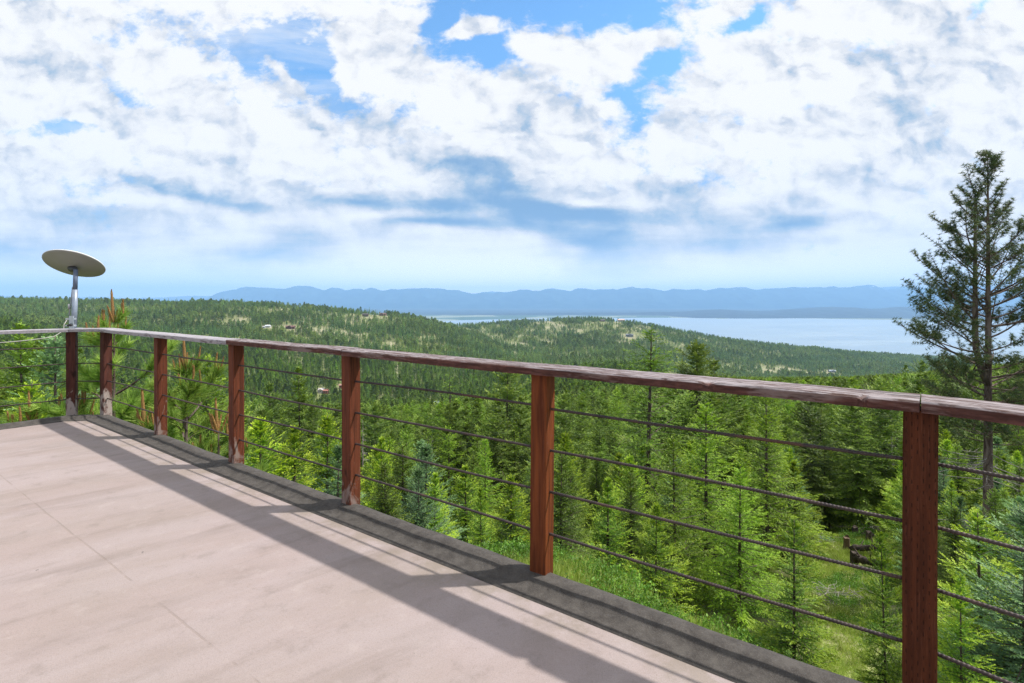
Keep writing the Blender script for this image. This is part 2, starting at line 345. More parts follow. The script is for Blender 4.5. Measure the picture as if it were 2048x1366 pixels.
def deck_mat():
    m, T, b = mat('coated_deck_membrane')
    P = T.new('ShaderNodeNewGeometry').outputs['Position']
    fine = T.noise(P, 260, 4, 0.7); mid = T.noise(P, 34, 6, 0.65); grain = T.noise(P, 95, 3, 0.6)
    big = T.noise(P, 0.9, 5, 0.6)
    ang = math.atan2(0.60, 0.78)
    q = T.mapping(P, rot=(0, 0, -ang), typ='POINT')
    st = T.noise(T.mapping(q, scale=(0.85, 4.6, 1)), 1.0, 7, 0.62, 0.5)
    st2 = T.noise(T.mapping(q, loc=(5, 3, 0), scale=(0.5, 2.2, 1)), 1.0, 6, 0.6, 0.3)
    c = T.mix(T.ss(big, 0.3, 0.7), (0.3011, 0.2449, 0.2224), (0.3274, 0.2579, 0.2430))
    c = T.mix(T.math('MULTIPLY', T.ss(st2, 0.38, 0.62), 0.45), c, (0.3775, 0.3202, 0.3215))
    c = T.mix(T.math('MULTIPLY', T.ss(st, 0.47, 0.80), 0.46), c, (0.135, 0.103, 0.082))
    c = T.mix(T.math('MULTIPLY', T.ss(mid, 0.60, 0.80), 0.28), c, (0.16, 0.13, 0.11))
    c = T.mix(T.math('MULTIPLY', T.ss(fine, 0.42, 0.70), 0.42), c, (0.14, 0.115, 0.10))
    c = T.mix(T.math('MULTIPLY', T.ss(grain, 0.50, 0.75), 0.30), c, (0.19, 0.155, 0.135))
    mot = T.noise(P, 7.5, 6, 0.68)
    c = T.mix(T.math('MULTIPLY', T.ss(mot, 0.52, 0.74), 0.34), c, (0.155, 0.125, 0.105))
    c = T.mix(T.math('MULTIPLY', T.ss(mot, 0.46, 0.30), 0.22), c, (0.42, 0.36, 0.34))
    spk = T.noise(P, 22, 2, 0.5)
    c = T.mix(T.math('MULTIPLY', T.ss(spk, 0.775, 0.80), 0.8), c, (0.05, 0.04, 0.035))
    v = T.math('ADD', T.vmath('DOT_PRODUCT', P, (-UY, UX, 0)), T.math('MULTIPLY', T.noise(P, 1.6, 4, 0.6), 0.02))
    gate = T.ss(T.noise(P, 2.4, 4, 0.65), 0.44, 0.56)
    seam = T.math('MULTIPLY', T.ss(T.math('ABSOLUTE', T.math('SUBTRACT', v, 0.96)), 0.007, 0.002), T.math('MULTIPLY_ADD', gate, 0.85, 0.08))
    c = T.mix(T.math('MULTIPLY', seam, 0.32), c, (0.17, 0.13, 0.10))
    # grime that gathers along the edge membrane
    gv = T.math('ADD', T.vmath('DOT_PRODUCT', P, (-UY, UX, 0)), T.math('MULTIPLY', mid, 0.10))
    gr = T.math('MULTIPLY', T.ss(gv, 1.62, 2.02), T.ss(T.noise(P, 4, 5, 0.7), 0.42, 0.62))
    c = T.mix(T.math('MULTIPLY', gr, 0.55), c, (0.17, 0.14, 0.095))
    T.put(b.inputs['Base Color'], c); b.inputs['Roughness'].default_value = 0.78; b.inputs['Specular IOR Level'].default_value = 0.35
    rip = T.noise(T.mapping(q, scale=(5, 30, 1)), 1.0, 4, 0.6, 0.8)
    ripg = T.ss(T.noise(P, 1.1, 2, 0.5), 0.48, 0.62)
    h = T.math('ADD', T.math('MULTIPLY', grain, 0.5), T.math('MULTIPLY', fine, 0.3))
    h = T.math('ADD', h, T.math('MULTIPLY', T.math('MULTIPLY', rip, ripg), 1.3))
    h = T.math('SUBTRACT', h, T.math('MULTIPLY', seam, 0.6))
    T.l.new(T.bump(h, 0.45, 0.006), b.inputs['Normal'])
    return m
def edge_mat():
    m, T, b = mat('dark_edge_membrane')
    P = T.new('ShaderNodeNewGeometry').outputs['Position']
    fine = T.noise(P, 240, 3, 0.7); mid = T.noise(P, 16, 6, 0.65); lp = T.noise(P, 60, 4, 0.6)
    c = T.mix(T.ss(mid, 0.3, 0.7), (0.0418, 0.0360, 0.0317), (0.0828, 0.0734, 0.0648))
    c = T.mix(T.math('MULTIPLY', T.ss(fine, 0.5, 0.75), 0.4), c, (0.19, 0.175, 0.16))
    c = T.mix(T.math('MULTIPLY', T.ss(lp, 0.66, 0.72), 0.7), c, (0.022, 0.02, 0.018))
    T.put(b.inputs['Base Color'], c); b.inputs['Roughness'].default_value = 0.8; b.inputs['Specular IOR Level'].default_value = 0.3
    T.l.new(T.bump(T.math('ADD', T.math('MULTIPLY', lp, 1.0), T.math('MULTIPLY', fine, 0.4)), 0.6, 0.006), b.inputs['Normal'])
    return m

# ------------------------------------------------------------------ deck
PC = np.array([(-6.256, 4.67), (-5.235, 5.75), (-4.849, 5.778), (-3.584, 4.93), (-2.32, 4.066), (-1.084, 3.248), (0.156, 2.424),
               (1.365, 1.615), (2.36, 0.52), (2.95, -0.85)])
def offset(P, d):
    """Polyline moved sideways by d (positive = outward), mitred at the bends."""
    t = np.diff(P, axis=0); t /= np.linalg.norm(t, axis=1)[:, None]
    n = np.stack([-t[:, 1], t[:, 0]], 1); out = []
    for i in range(len(P)):
        a = n[max(i - 1, 0)]; b = n[min(i, len(n) - 1)]; m = a + b; m /= np.linalg.norm(m)
        out.append(P[i] + m * d / max(0.3, m @ a))
    return np.array(out)
EP = np.vstack([PC[0] + (PC[0] - PC[1]) * 1.5, PC, PC[-1] + (PC[-1] - PC[-2]) * 1.5])
def densify(P, step=0.25):
    out = [P[0]]
    for a, b in zip(P[:-1], P[1:]):
        k = max(1, int(np.linalg.norm(b - a) / step))
        out += [a + (b - a) * (j + 1) / k for j in range(k)]
    return np.array(out)
def build_deck():
    inner = offset(EP, -0.20)
    back = np.array([(inner[-1][0], -4.2), (inner[0][0], -4.2)])
    ring = np.vstack([inner, back]); n = len(ring)
    import bmesh
    bm = bmesh.new()
    vs = [bm.verts.new((p[0], p[1], 0)) for p in ring]; bm.faces.new(vs)
    bmesh.ops.triangulate(bm, faces=bm.faces[:])
    lo = [bm.verts.new((p[0], p[1], -0.24)) for p in ring]; bm.faces.new(list(reversed(lo)))
    for i in range(n):
        j = (i + 1) % n; bm.faces.new((vs[i], lo[i], lo[j], vs[j]))
    bmesh.ops.recalc_face_normals(bm, faces=bm.faces[:])
    me = bpy.data.meshes.new('deck_floor'); bm.to_mesh(me); bm.free(); me.materials.append(deck_mat())
    tag(link('deck_floor', me), 'pinkish beige coated deck floor with faint stains and a long seam', None, None, 'structure')
    # raised dark membrane along the edge: flat strip, soft cant, rounded lip, turned down outside
    prof = [(-0.205, -0.02), (-0.200, 0.004), (-0.172, 0.006), (-0.125, 0.007), (-0.100, 0.014), (-0.080, 0.028), (-0.050, 0.034), (-0.015, 0.033), (0.012, 0.026), (0.026, 0.008), (0.030, -0.03), (0.030, -0.26)]
    rng = np.random.default_rng(4); rows = []
    m = None
    for off, z in prof:
        p = offset(EP, off); q = densify_n(p, 46)
        zz = z + (0.0016 * np.sin(np.arange(len(q)) * 0.23 + off * 3) + 0.0012 * np.sin(np.arange(len(q)) * 0.61 + off * 9) + rng.normal(0, 0.0002, len(q))) * (1.0 if -0.15 < off < 0.02 else 0.12)
        rows.append(np.column_stack([q, zz])); m = len(q)
    V = np.vstack(rows); k = len(rows)
    i = np.arange(k - 1)[:, None] * m; j = np.arange(m - 1)[None]
    F = np.stack([i + j, i + j + 1, i + m + j + 1, i + m + j], -1).reshape(-1, 4)
    me = np_mesh('deck_edge', V, F, mats=[edge_mat()], smooth=True)
    tag(link('deck_edge', me), 'dark grey raised membrane strip along the outer deck edge', None, None, 'structure')
def densify_n(P, per):
    out = [P[0]]
    for a, b in zip(P[:-1], P[1:]): out += [a + (b - a) * (j + 1) / per for j in range(per)]
    return np.array(out)

# ------------------------------------------------------------------ railing
RAIL_TOP, RAIL_T, RAIL_W = 1.058, 0.038, 0.168
ROD_Z = (0.845, 0.638, 0.432, 0.224)
def build_railing():
    root = thing('deck_railing', 'red-brown timber railing with weathered cap boards and ribbed steel rods round the deck', 'railing', (PC[5][0], PC[5][1], 0.0))
    base = Vector((PC[5][0], PC[5][1], 0))
    pm = wood_post_mat('stained_post_wood', 0.75); pw = wood_post_mat('worn_post_wood', 1.3, base=((0.040, 0.014, 0.011), (0.090, 0.031, 0.023)))
    pf = wood_post_mat('fresh_post_wood', 0.1, base=((0.080, 0.020, 0.007), (0.195, 0.052, 0.015))); pi = wood_post_mat('incised_post_wood', 0.05, True, base=((0.050, 0.014, 0.006), (0.095, 0.026, 0.010)))
    n = len(PC)
    ang = []
    for i in range(n):
        a = PC[min(i + 1, n - 1)] - PC[max(i - 1, 0)]
        ang.append(math.atan2(a[1], a[0]))
    ang[1] = math.atan2(PC[1][1] - PC[0][1], PC[1][0] - PC[0][0]) - 0.35; ang[2] = math.atan2(UY, UX) + 0.12
    rng = random.Random(3)
    for i in range(n):
        mb = MB(); s = 0.089 / 2; c = 0.005; nz = 14
        prof = [(-s + c, -s), (s - c, -s), (s, -s + c), (s, s - c), (s - c, s), (-s + c, s), (-s, s - c), (-s, -s + c)]
        z0, z1 = -0.30, RAIL_TOP - RAIL_T - 0.0005
        V = []; ph = rng.uniform(0, 6)
        for k in range(nz + 1):
            z = z0 + (z1 - z0) * k / nz
            bow = 0.006 * math.sin(math.pi * k / nz) * math.sin(ph) if i not in (6,) else 0.0
            ln = -0.013 * (1 - k / nz) if i == 6 else 0.0
            for (a, b_) in prof: V.append((a + bow + ln + rng.uniform(-.0006, .0006), b_ + rng.uniform(-.0006, .0006), z))
        F = [(k * 8 + j, k * 8 + (j + 1) % 8, (k + 1) * 8 + (j + 1) % 8, (k + 1) * 8 + j) for k in range(nz) for j in range(8)]
        mb.add(V, F, [(nz * 8, nz * 8 + j, nz * 8 + j + 1) for j in range(1, 7)])
        o = mb.build('post', pi if i == 7 else pf if i in (6, 8, 9) else pw if i < 3 else pm, root)
        o.location = Vector((PC[i][0], PC[i][1], 0)) - base; o.rotation_euler = (0, 0, ang[i])
        if i == 7: o['label'] = 'darker square post with rows of small incised slits'
        if i == 6: o['label'] = 'brightest orange-brown post, leaning slightly at its foot'
    # cap boards
    wm = wood_top_mat(); wpale = wood_top_mat('bleached_cap_wood', 0.9)
    line = np.vstack([PC[0] + (PC[0] - PC[1]) * 0.8, PC[1:-1], PC[-1] + (PC[-1] - PC[-2]) * 0.8])
    inn = offset(line, -RAIL_W / 2); outr = offset(line, RAIL_W / 2)
    spans = [(0, 1), (1, 2), (2, 4), (4, 5), (5, 7), (7, 8), (8, 9)]
    for si, (a, b_) in enumerate(spans):
        A = line[a]; B = line[b_]; d = B - A; L = np.linalg.norm(d); d = d / L; nn = np.array([-d[1], d[0]])
        if si in (3, 4): pass
        gap = 0.0015
        def loc(p): return np.array([(p - A) @ d, (p - A) @ nn])
        i0, i1, o0, o1 = loc(inn[a]), loc(inn[b_]), loc(outr[a]), loc(outr[b_])
        m = int(L / 0.015); r2 = np.random.default_rng(si + 5)
        wob = np.cumsum(r2.normal(0, 0.00035, m + 1)); wob -= np.linspace(wob[0], wob[-1], m + 1)
        c = 0.006; T_ = RAIL_T
        prof = [(0, -T_ / 2, c), (0, T_ / 2 - c, 0), (0, T_ / 2, c), (0.33, T_ / 2, 0), (0.66, T_ / 2, 0), (1, T_ / 2, -c), (1, T_ / 2 - c, 0), (1, -T_ / 2, -c)]
        V = []
        for k in range(m + 1):
            t = k / m
            pi_ = i0 * (1 - t) + i1 * t; po = o0 * (1 - t) + o1 * t
            e = gap if k == 0 else (-gap if k == m else 0)
            ed = r2.uniform(-.0012, .0012)
            for (f, z, ins) in prof:
                y = pi_[1] * (1 - f) + po[1] * f + ins + (ed if f < 0.1 else 0)
                x = pi_[0] * (1 - f) + po[0] * f + e
                if si == 4 and f == 0:
                    for ks, kw_ in ((2.288, 0.034), (2.783, 0.016)):
                        q_ = max(0.0, 1 - abs(x - ks) / kw_); y += 0.016 * q_ * (1 if z > -0.01 else 0.4); z -= (0.012 * q_ if z > 0.0 else 0.0)
                V.append((x, y, z + wob[k] + r2.uniform(-.0004, .0004)))
        q = len(prof)
        F = [(k * q + j, (k + 1) * q + j, (k + 1) * q + (j + 1) % q, k * q + (j + 1) % q) for k in range(m) for j in range(q)]
        F3 = [(0, j, j + 1) for j in range(1, q - 1)] + [(m * q, m * q + j + 1, m * q + j) for j in range(1, q - 1)]
        mb = MB(); mb.add(V, F, F3); o = mb.build('cap_board', wpale if si < 3 else wm, root)
        o.location = Vector((A[0], A[1], RAIL_TOP - T_ / 2)) - base; o.rotation_euler = (0, 0, math.atan2(d[1], d[0]))
        if si == 3: o.location.z += 0.003
        if si == 4: o['label'] = 'longest cap board, flaking on top with a splintered knot'
    # a splintered knot hole in the long board
    # ribbed rods, four per bay
    rm = rod_mat()
    for i in range(n - 1):
        A = PC[i]; B = PC[i + 1]; L = float(np.linalg.norm(B - A)); az = math.atan2(B[1] - A[1], B[0] - A[0])
        if L < 0.5: step = 0.004
        else: step = 0.0030 if i in (5, 6, 7) else 0.006
        nseg = 10
        for zi, z in enumerate(ROD_Z):
            m = int(L / step); s = np.linspace(0, L, m + 1); th = np.arange(nseg) / nseg * 2 * np.pi
            pitch = 0.0118 if i in (5, 6, 7) else 0.018
            hh = np.sin(2 * np.pi * s[:, None] / pitch + th[None] * 1.0 + 1.2 * np.sin(th)[None])
            rad = 0.0060 + 0.0016 * np.clip(hh, -0.1, 0.75)
            sag = -0.006 * np.sin(np.pi * s / L) * ((zi * 7 + i * 3) % 5 - 2) / 2.0
            lean = np.linspace(0, ((zi * 5 + i * 11) % 7 - 3) * 0.0025, m + 1)
            X = np.repeat(s[:, None], nseg, 1); Y = rad * np.cos(th)[None]; Z = rad * np.sin(th)[None] + (sag + lean)[:, None]
            V = np.stack([X, Y, Z], -1).reshape(-1, 3)
            ii = np.arange(m)[:, None] * nseg; j = np.arange(nseg)[None]; k = (j + 1) % nseg
            F = np.stack([ii + j, ii + nseg + j, ii + nseg + k, ii + k], -1).reshape(-1, 4)[:, ::-1]
            me = np_mesh('steel_rod', V, F, mats=[rm], smooth=True)
            o = link('steel_rod', me, root); o.location = Vector((A[0], A[1], z)) - base; o.rotation_euler = (0, 0, az)
    return root
def rod_mat():
    m, T, b = mat('rusty_rod_steel')
    P = T.new('ShaderNodeNewGeometry').outputs['Position']
    n = T.noise(P, 22, 5, 0.6); n2 = T.noise(P, 160, 3, 0.6)
    c = T.mix(T.ss(n, 0.35, 0.65), (0.028, 0.019, 0.019), (0.060, 0.038, 0.034))
    c = T.mix(T.math('MULTIPLY', T.ss(n2, 0.55, 0.75), 0.5), c, (0.13, 0.085, 0.07))
    c = T.mix(T.math('MULTIPLY', T.ss(T.noise(P, 3.5, 3, 0.5), 0.58, 0.66), 0.5), c, (0.12, 0.05, 0.025))
    T.put(b.inputs['Base Color'], c); b.inputs['Roughness'].default_value = 0.55; b.inputs['Metallic'].default_value = 0.25
    return m

# ------------------------------------------------------------------ satellite dish and its cable
def build_dish():
    bx, by = PC[1][0] + 0.025, PC[1][1] + 0.0
    root = thing('satellite_dish', 'round grey-backed satellite dish on a short mast fixed above the corner post of the railing', 'satellite dish', (bx, by, RAIL_TOP))
    shell = pmat('dish_back_plastic', (0.27, 0.262, 0.25), 0.5, var=0.06, scale=4, bump=0.05)
    front = pmat('dish_front_white', (0.78, 0.78, 0.78), 0.35, var=0.02)
    steel = pmat('galvanised_mast', (0.25, 0.29, 0.36), 0.45, 0.3, var=0.2, scale=12); dk = pmat('dish_socket_dark', (0.03, 0.032, 0.038), 0.5)
    blk = pmat('black_clamp_rubber', (0.02, 0.02, 0.022), 0.6)
    el, az = R(61), R(101)
    nrm = Vector((math.cos(el) * math.cos(az), math.cos(el) * math.sin(az), math.sin(el)))
    C = Vector(((149 - CX) / FPX * 5.84, 5.84, HC + 75 * 5.84 / FPX)) - Vector((bx, by, RAIL_TOP))
    rot = nrm.to_track_quat('Z', 'Y').to_matrix()
    Rr = 0.295; prof = [(0.0, -0.062), (0.05, -0.062), (0.075, -0.058), (0.16, -0.040), (0.24, -0.020), (0.283, -0.010), (0.2935, -0.004), (Rr, 0.0015)]
    nseg = 72
    def lathe(prof):
        V = []; F = []
        for r, z in prof:
            for k in range(nseg):
                a = 2 * math.pi * k / nseg; V.append(C + rot @ Vector((r * math.cos(a), r * math.sin(a), z)))
        for i in range(len(prof) - 1):
            for k in range(nseg):
                l = (k + 1) % nseg; F.append((i * nseg + k, i * nseg + l, (i + 1) * nseg + l, (i + 1) * nseg + k))
        return np.array([tuple(v) for v in V]), np.array(F)
    V, F = lathe(prof); link('dish_shell', np_mesh('dish_shell', V, F[:, ::-1], mats=[shell], smooth=True), root)
    V, F = lathe([(Rr, 0.0015), (Rr + 0.0015, 0.006), (Rr - 0.002, 0.011), (Rr - 0.006, 0.012), (0.0, 0.012)])
    link('dish_face', np_mesh('dish_face', V, F[:, ::-1], mats=[front], smooth=False), root)
    top = Vector((0.022, 0.0, 0.70)); foot = Vector((0.0, 0.0, 0.0))
    mid = foot.lerp(top, 0.66)
    mb = MB(); mb.tube([mid, top], 0.0225, 20); mb.build('upper_mast', pmat('dark_mast_paint', (0.12, 0.15, 0.22), 0.4, var=.1), root, True)
    mb = MB(); mb.tube([foot, foot.lerp(top, 0.30), mid], 0.0275, 20); mb.build('lower_mast', steel, root, True)
    hub = C + rot @ Vector((0, -0.0, -0.062))
    mb = MB(); mb.tube([top - Vector((0, 0, .01)), top.lerp(hub, 0.5), C + rot @ Vector((0, 0, -0.058))], [0.024, 0.03, 0.05], 20); mb.build('socket', dk, root, True)
    mb = MB(); mb.tube([foot + Vector((-.036, -.02, .10)), foot + Vector((-.034, -.02, .20)), foot + Vector((-.028, -.01, .30)), mid + Vector((-.024, -.01, .01)), mid + Vector((-.022, -.01, .03))], 0.0055, 8)
    mb.tube([foot + Vector((-.038, -.02, .232)), foot + Vector((-.034, -.02, .290))], 0.014, 12); mb.build('lead_wire', pmat('grey_lead', (.28, .28, .3), .5), root, True)
    mb = MB()
    mb.box((foot.x, foot.y - .030, .075), (0.05, 0.01, 0.15))
    for z in (0.035, 0.115):
        mb.tube([foot + Vector((-0.055, -0.03, z)), foot + Vector((0.055, -0.03, z + .004))], 0.005, 8)
        mb.box((foot.x, foot.y - .034, z), (0.10, 0.012, 0.022)); mb.box((foot.x - .044, foot.y - .04, z), (0.014, 0.03, 0.016)); mb.box((foot.x + .044, foot.y - .04, z), (0.014, 0.03, 0.016))
    mb.box((foot.x, foot.y, 0.0035), (0.12, 0.10, 0.006)); mb.build('mast_bracket', pmat('bracket_zinc', (.55, .57, .6), .35, .6), root)
    mb = MB(); mb.tube([foot + Vector((-.03, -.045, .035)), foot + Vector((.01, -.05, .05)), foot + Vector((.015, -.05, .03))], 0.013, 10); mb.build('wire_loop', blk, root, True)
    # cable
    croot_m = pmat('pale_grey_cable', (0.42, 0.40, 0.37), 0.5)
    a = Vector((bx - 0.03, by - 0.06, RAIL_TOP + 0.10)); b_ = Vector((bx - 0.035, by - 0.092, RAIL_TOP - 0.02))
    d = Vector((PC[0][0] - PC[1][0], PC[0][1] - PC[1][1], 0)).normalized(); nn = Vector((d.y, -d.x, 0))
    if nn.y > 0: nn = -nn
    pts = [a, a + Vector((0, -.035, -.05)), b_]
    for k in range(1, 16):
        t = k / 15; p = Vector((bx, by, 0)) + d * (0.08 + 1.5 * t) + nn * 0.10
        p.z = RAIL_TOP - 0.045 - 0.075 * math.sin(math.pi * min(1, t) ** 0.8) * 0.9 - 0.015
        pts.append(p)
    mb = MB(); mb.tube([tuple(p) for p in pts], 0.0042, 8)
    o = mb.build('dish_cable', croot_m, None, True)
    tag(o, 'thin pale cable sagging under the cap board left of the dish mast', 'cable')

# ------------------------------------------------------------------ terrain
LAKE_Z = -400.0 + HC
TD = np.array([3, 6, 9, 14, 22, 35, 60, 100, 200, 350, 500, 700, 1000, 1400, 2000, 2500, 3000, 3700, 5200], float)
TPX = np.array([-700, -300, 0, 200, 400, 500, 600, 700, 830, 900, 1000, 1100, 1200, 1300, 1400, 1500, 1700, 1880, 2100, 2700], float)
# height below eye level, near the deck (metres), for each bearing column
NEAR = {  # px: z at 3,6,9,14,22,35,60
    -700: (-3.2, -4.4, -5.5, -7.0, -9.5, -13, -20), 0: (-3.6, -4.6, -5.6, -7.4, -10.5, -15, -23), 500: (-3.8, -4.7, -5.6, -8.0, -12.0, -17.5, -27),
    830: (-3.9, -4.5, -5.0, -8.0, -12.0, -18.0, -28.5), 1000: (-3.9, -4.25, -4.62, -8.0, -12.0, -17.5, -28), 1100: (-3.9, -4.3, -4.70, -8.4, -12.3, -17.5, -28), 1200: (-4.0, -4.4, -5.0, -9.0, -12.6, -17.6, -28), 1300: (-4.1, -4.6, -5.4, -9.6, -12.9, -17.6, -28),
    1400: (-4.3, -4.9, -5.9, -10.2, -13.4, -17.4, -27), 1480: (-4.4, -5.1, -6.3, -10.5, -13.5, -17.3, -27), 1700: (-4.8, -6.0, -8.2, -10.7, -13.6, -17.2, -26), 2100: (-5.0, -6.0, -7.6, -9.4, -11.5, -15, -24), 2700: (-4.6, -5.5, -6.4, -7.5, -9, -12, -20)}
# ground row in the view, for the mid and far distances
FAR = {  # px: rows at 100,200,350,500,700,1000,1400,2000,2500,3000
    -700: (1000, 840, 760, 700, 650, 640, 622, 602, 614, 630), -300: (1000, 850, 770, 700, 650, 650, 630, 603, 614, 630),
    0: (990, 860, 790, 735, 664, 655, 634, 601, 614, 630), 200: (990, 880, 830, 790, 745, 695, 652, 605, 620, 634), 400: (980, 890, 858, 838, 790, 720, 664, 607, 622, 638),
    500: (980, 893, 868, 850, 800, 730, 672, 608, 624, 640), 600: (980, 893, 870, 855, 808, 742, 680, 616, 632, 645), 700: (975, 890, 866, 852, 814, 752, 688, 627, 640, 650),
    830: (970, 888, 864, 846, 806, 757, 700, 629, 644, 655), 900: (970, 885, 860, 838, 802, 762, 712, 657, 662, 651), 1000: (965, 880, 850, 822, 792, 766, 733, 704, 669, 643),
    1100: (965, 872, 840, 802, 777, 757, 737, 706, 660, 636), 1200: (960, 862, 822, 788, 762, 747, 731, 704, 654, 632), 1300: (960, 852, 812, 780, 763, 748, 729, 700, 666, 645),
    1400: (960, 848, 796, 784, 778, 772, 760, 724, 694, 668), 1500: (955, 842, 792, 788, 786, 782, 774, 744, 712, 682), 1700: (945, 838, 792, 790, 788, 784, 776, 750, 724, 706),
    1880: (930, 832, 788, 788, 786, 782, 776, 754, 736, 724), 2100: (915, 820, 784, 784, 784, 782, 776, 760, 748, 740), 2700: (900, 800, 780, 775, 772, 770, 768, 764, 760, 756)}
def _table():
    Z = np.zeros((len(TPX), len(TD)))
    nk = np.array(sorted(NEAR)); nz = np.array([NEAR[k] for k in nk])
    for i, px in enumerate(TPX):
        for j in range(7): Z[i, j] = np.interp(px, nk, nz[:, j])
        rows = FAR[int(px)]
        for j in range(10): Z[i, 7 + j] = -(rows[j] - HZ) * TD[7 + j] / FPX
        Z[i, 17] = -416; Z[i, 18] = -418
    return Z
TZ = _table()
def _cub(xs, ys, x):
    """Monotone-ish cubic interpolation along the last axis of ys, for arrays x (per row)."""
    return np.interp(x, xs, ys)
_LU = np.log(TD)
_FX = np.arange(-700, 2701, 20.0); _FD = np.linspace(_LU[0], _LU[-1], 420)
def _grid():
    G = np.zeros((len(TPX), len(_FD)))
    for i in range(len(TPX)): G[i] = np.interp(_FD, _LU, TZ[i])
    H = np.zeros((len(_FX), len(_FD)))
    for j in range(len(_FD)): H[:, j] = np.interp(_FX, TPX, G[:, j])
    k = np.array([1, 4, 9, 13, 15, 13, 9, 4, 1.0]); k /= k.sum()
    for _ in range(2):
        Hp = np.pad(H, ((4, 4), (0, 0)), 'edge'); H = sum(k[t] * Hp[t:t + H.shape[0]] for t in range(9))
    k2 = np.array([1, 2, 3, 2, 1.0]); k2 /= k2.sum()
    for _ in range(3):
        Hp = np.pad(H, ((0, 0), (2, 2)), 'edge'); H = sum(k2[t] * Hp[:, t:t + H.shape[1]] for t in range(5))
    return H
TG = _grid()
def vnoise(x, y, seed=0):
    xi = np.floor(x).astype(np.int64); yi = np.floor(y).astype(np.int64); fx = x - xi; fy = y - yi
    fx = fx * fx * (3 - 2 * fx); fy = fy * fy * (3 - 2 * fy)
    def h(a, b):
        n = (a * 374761393 + b * 668265263 + seed * 982451653) & 0xffffffff
        n = ((n ^ (n >> 13)) * 1274126177) & 0xffffffff
        return ((n ^ (n >> 16)) & 0xffff) / 65535.0
    return (h(xi, yi) * (1 - fx) + h(xi + 1, yi) * fx) * (1 - fy) + (h(xi, yi + 1) * (1 - fx) + h(xi + 1, yi + 1) * fx) * fy
def fbm(x, y, o=4, seed=0):
    s = 0; a = 0.5; t = 0
    for k in range(o): s = s + a * vnoise(x * 2 ** k, y * 2 ** k, seed + k); t += a; a *= 0.5
    return s / t
def to_pd(x, y):
    """World x, y -> bearing column and depth used by the height table."""
    r = np.hypot(x, y); a = np.arctan2(x, y); ac = np.clip(a, R(-60.5), R(60))
    return CX + FPX * np.tan(ac), np.maximum(r * np.cos(ac), 0.01)
def ground(x, y):
    x = np.asarray(x, float); y = np.asarray(y, float)
    px, d = to_pd(x, y)
    a = (np.clip(px, _FX[0], _FX[-1]) - _FX[0]) / 20.0; b = (np.clip(np.log(d), _FD[0], _FD[-1]) - _FD[0]) / (_FD[1] - _FD[0])
    i = np.minimum(a.astype(int), len(_FX) - 2); j = np.minimum(b.astype(int), len(_FD) - 2); fa = a - i; fb = b - j
    z = (TG[i, j] * (1 - fa) + TG[i + 1, j] * fa) * (1 - fb) + (TG[i, j + 1] * (1 - fa) + TG[i + 1, j + 1] * fa) * fb
    am = np.clip((d - 5) / 900, 0, 1) * 16
    z = z + (fbm(x / 330, y / 330, 4, 3) - 0.5) * am + (fbm(x / 9, y / 9, 3, 8) - 0.5) * np.clip((d - 5) / 30, 0, 1) * 1.0 + (fbm(x / 1.5, y / 1.5, 3, 9) - .5) * .22
    return z + HC
def px_xy(px, d): return (px - CX) / FPX * d, d
def hit(px, py, d0=150.0, d1=5200.0, up=0.0):
    """Ground point seen at a place in the view (first crossing beyond d0)."""
    d = np.exp(np.linspace(math.log(d0), math.log(d1), 900)); x = (px - CX) / FPX * d
    g = ground(x, d) + up; ray = HC - (py - HZ) / FPX * d
    k = np.nonzero(g >= ray)[0]
    k = int(k[0]) if len(k) else int(np.argmin(np.abs(g - ray)))
    return float(x[k]), float(d[k]), float(g[k] - up)

# open ground: (column, row, half-width, half-height, tilt in rows per column, minimum depth)
CLEAR = [(640, 662, 62, 9, 0.06, 900), (575, 655, 34, 7, 0, 900), (700, 668, 46, 7, 0.1, 900), (470, 645, 24, 9, -0.2, 900), (425, 652, 40, 6, 0.1, 900), (610, 680, 26, 6, 0, 900),
         (790, 689, 24, 5, 0.1, 900), (560, 690, 30, 5, 0, 900), (745, 634, 30, 4, 0, 900), (250, 640, 30, 5, 0, 900), (330, 648, 40, 5, 0, 900), (850, 675, 10, 4, 0, 900),
         (930, 659, 30, 4.5, 0.3, 900), (970, 668, 28, 4.5, 0.3, 900), (1010, 683, 26, 4, 0.35, 900), (1045, 689, 22, 3.5, 0.05, 900), (1031, 705, 4, 12, 0, 700),
         (955, 748, 52, 6, -0.12, 500), (1225, 725, 22, 5, -0.3, 700), (1262, 876, 14, 11, 0, 100), (1158, 858, 14, 8, 0, 100),
         (1560, 743, 80, 11, 0.10, 900), (1650, 750, 50, 7, 0.08, 900), (1800, 752, 24, 4, 0, 900), (1590, 690, 26, 4, 0.1, 1500), (1660, 697, 50, 3, 0.1, 1500),
         (1262, 673, 26, 5, 0.1, 1500), (1236, 652, 14, 5, -0.4, 1500), (1250, 687, 20, 6, 0.2, 1500), (1290, 650, 14, 4, 0, 1500), (1247, 640, 18, 2.5, 0, 1500), (1365, 690, 4, 8, 0, 1200),
         (1090, 652, 30, 3, 0.1, 1500), (1060, 662, 24, 3.5, -0.3, 1500), (1040, 672, 22, 3, 0, 1500), (1150, 660, 26, 2.5, 0, 1500), (1090, 681, 14, 2.5, 0, 1500),
         (505, 802, 26, 6, -0.25, 250), (450, 818, 30, 5, -0.35, 250), (642, 782, 16, 5, 0, 300), (690, 776, 14, 4, 0, 300), (440, 790, 12, 10, 0, 250), (872, 818, 10, 5, 0, 150), (795, 740, 5, 18, 0.0, 400), (700, 752, 26, 3, 0, 400),
         (1662, 743, 16, 4, 0, 900), (90, 640, 50, 3, 0, 900), (180, 626, 40, 2.5, 0, 900)]
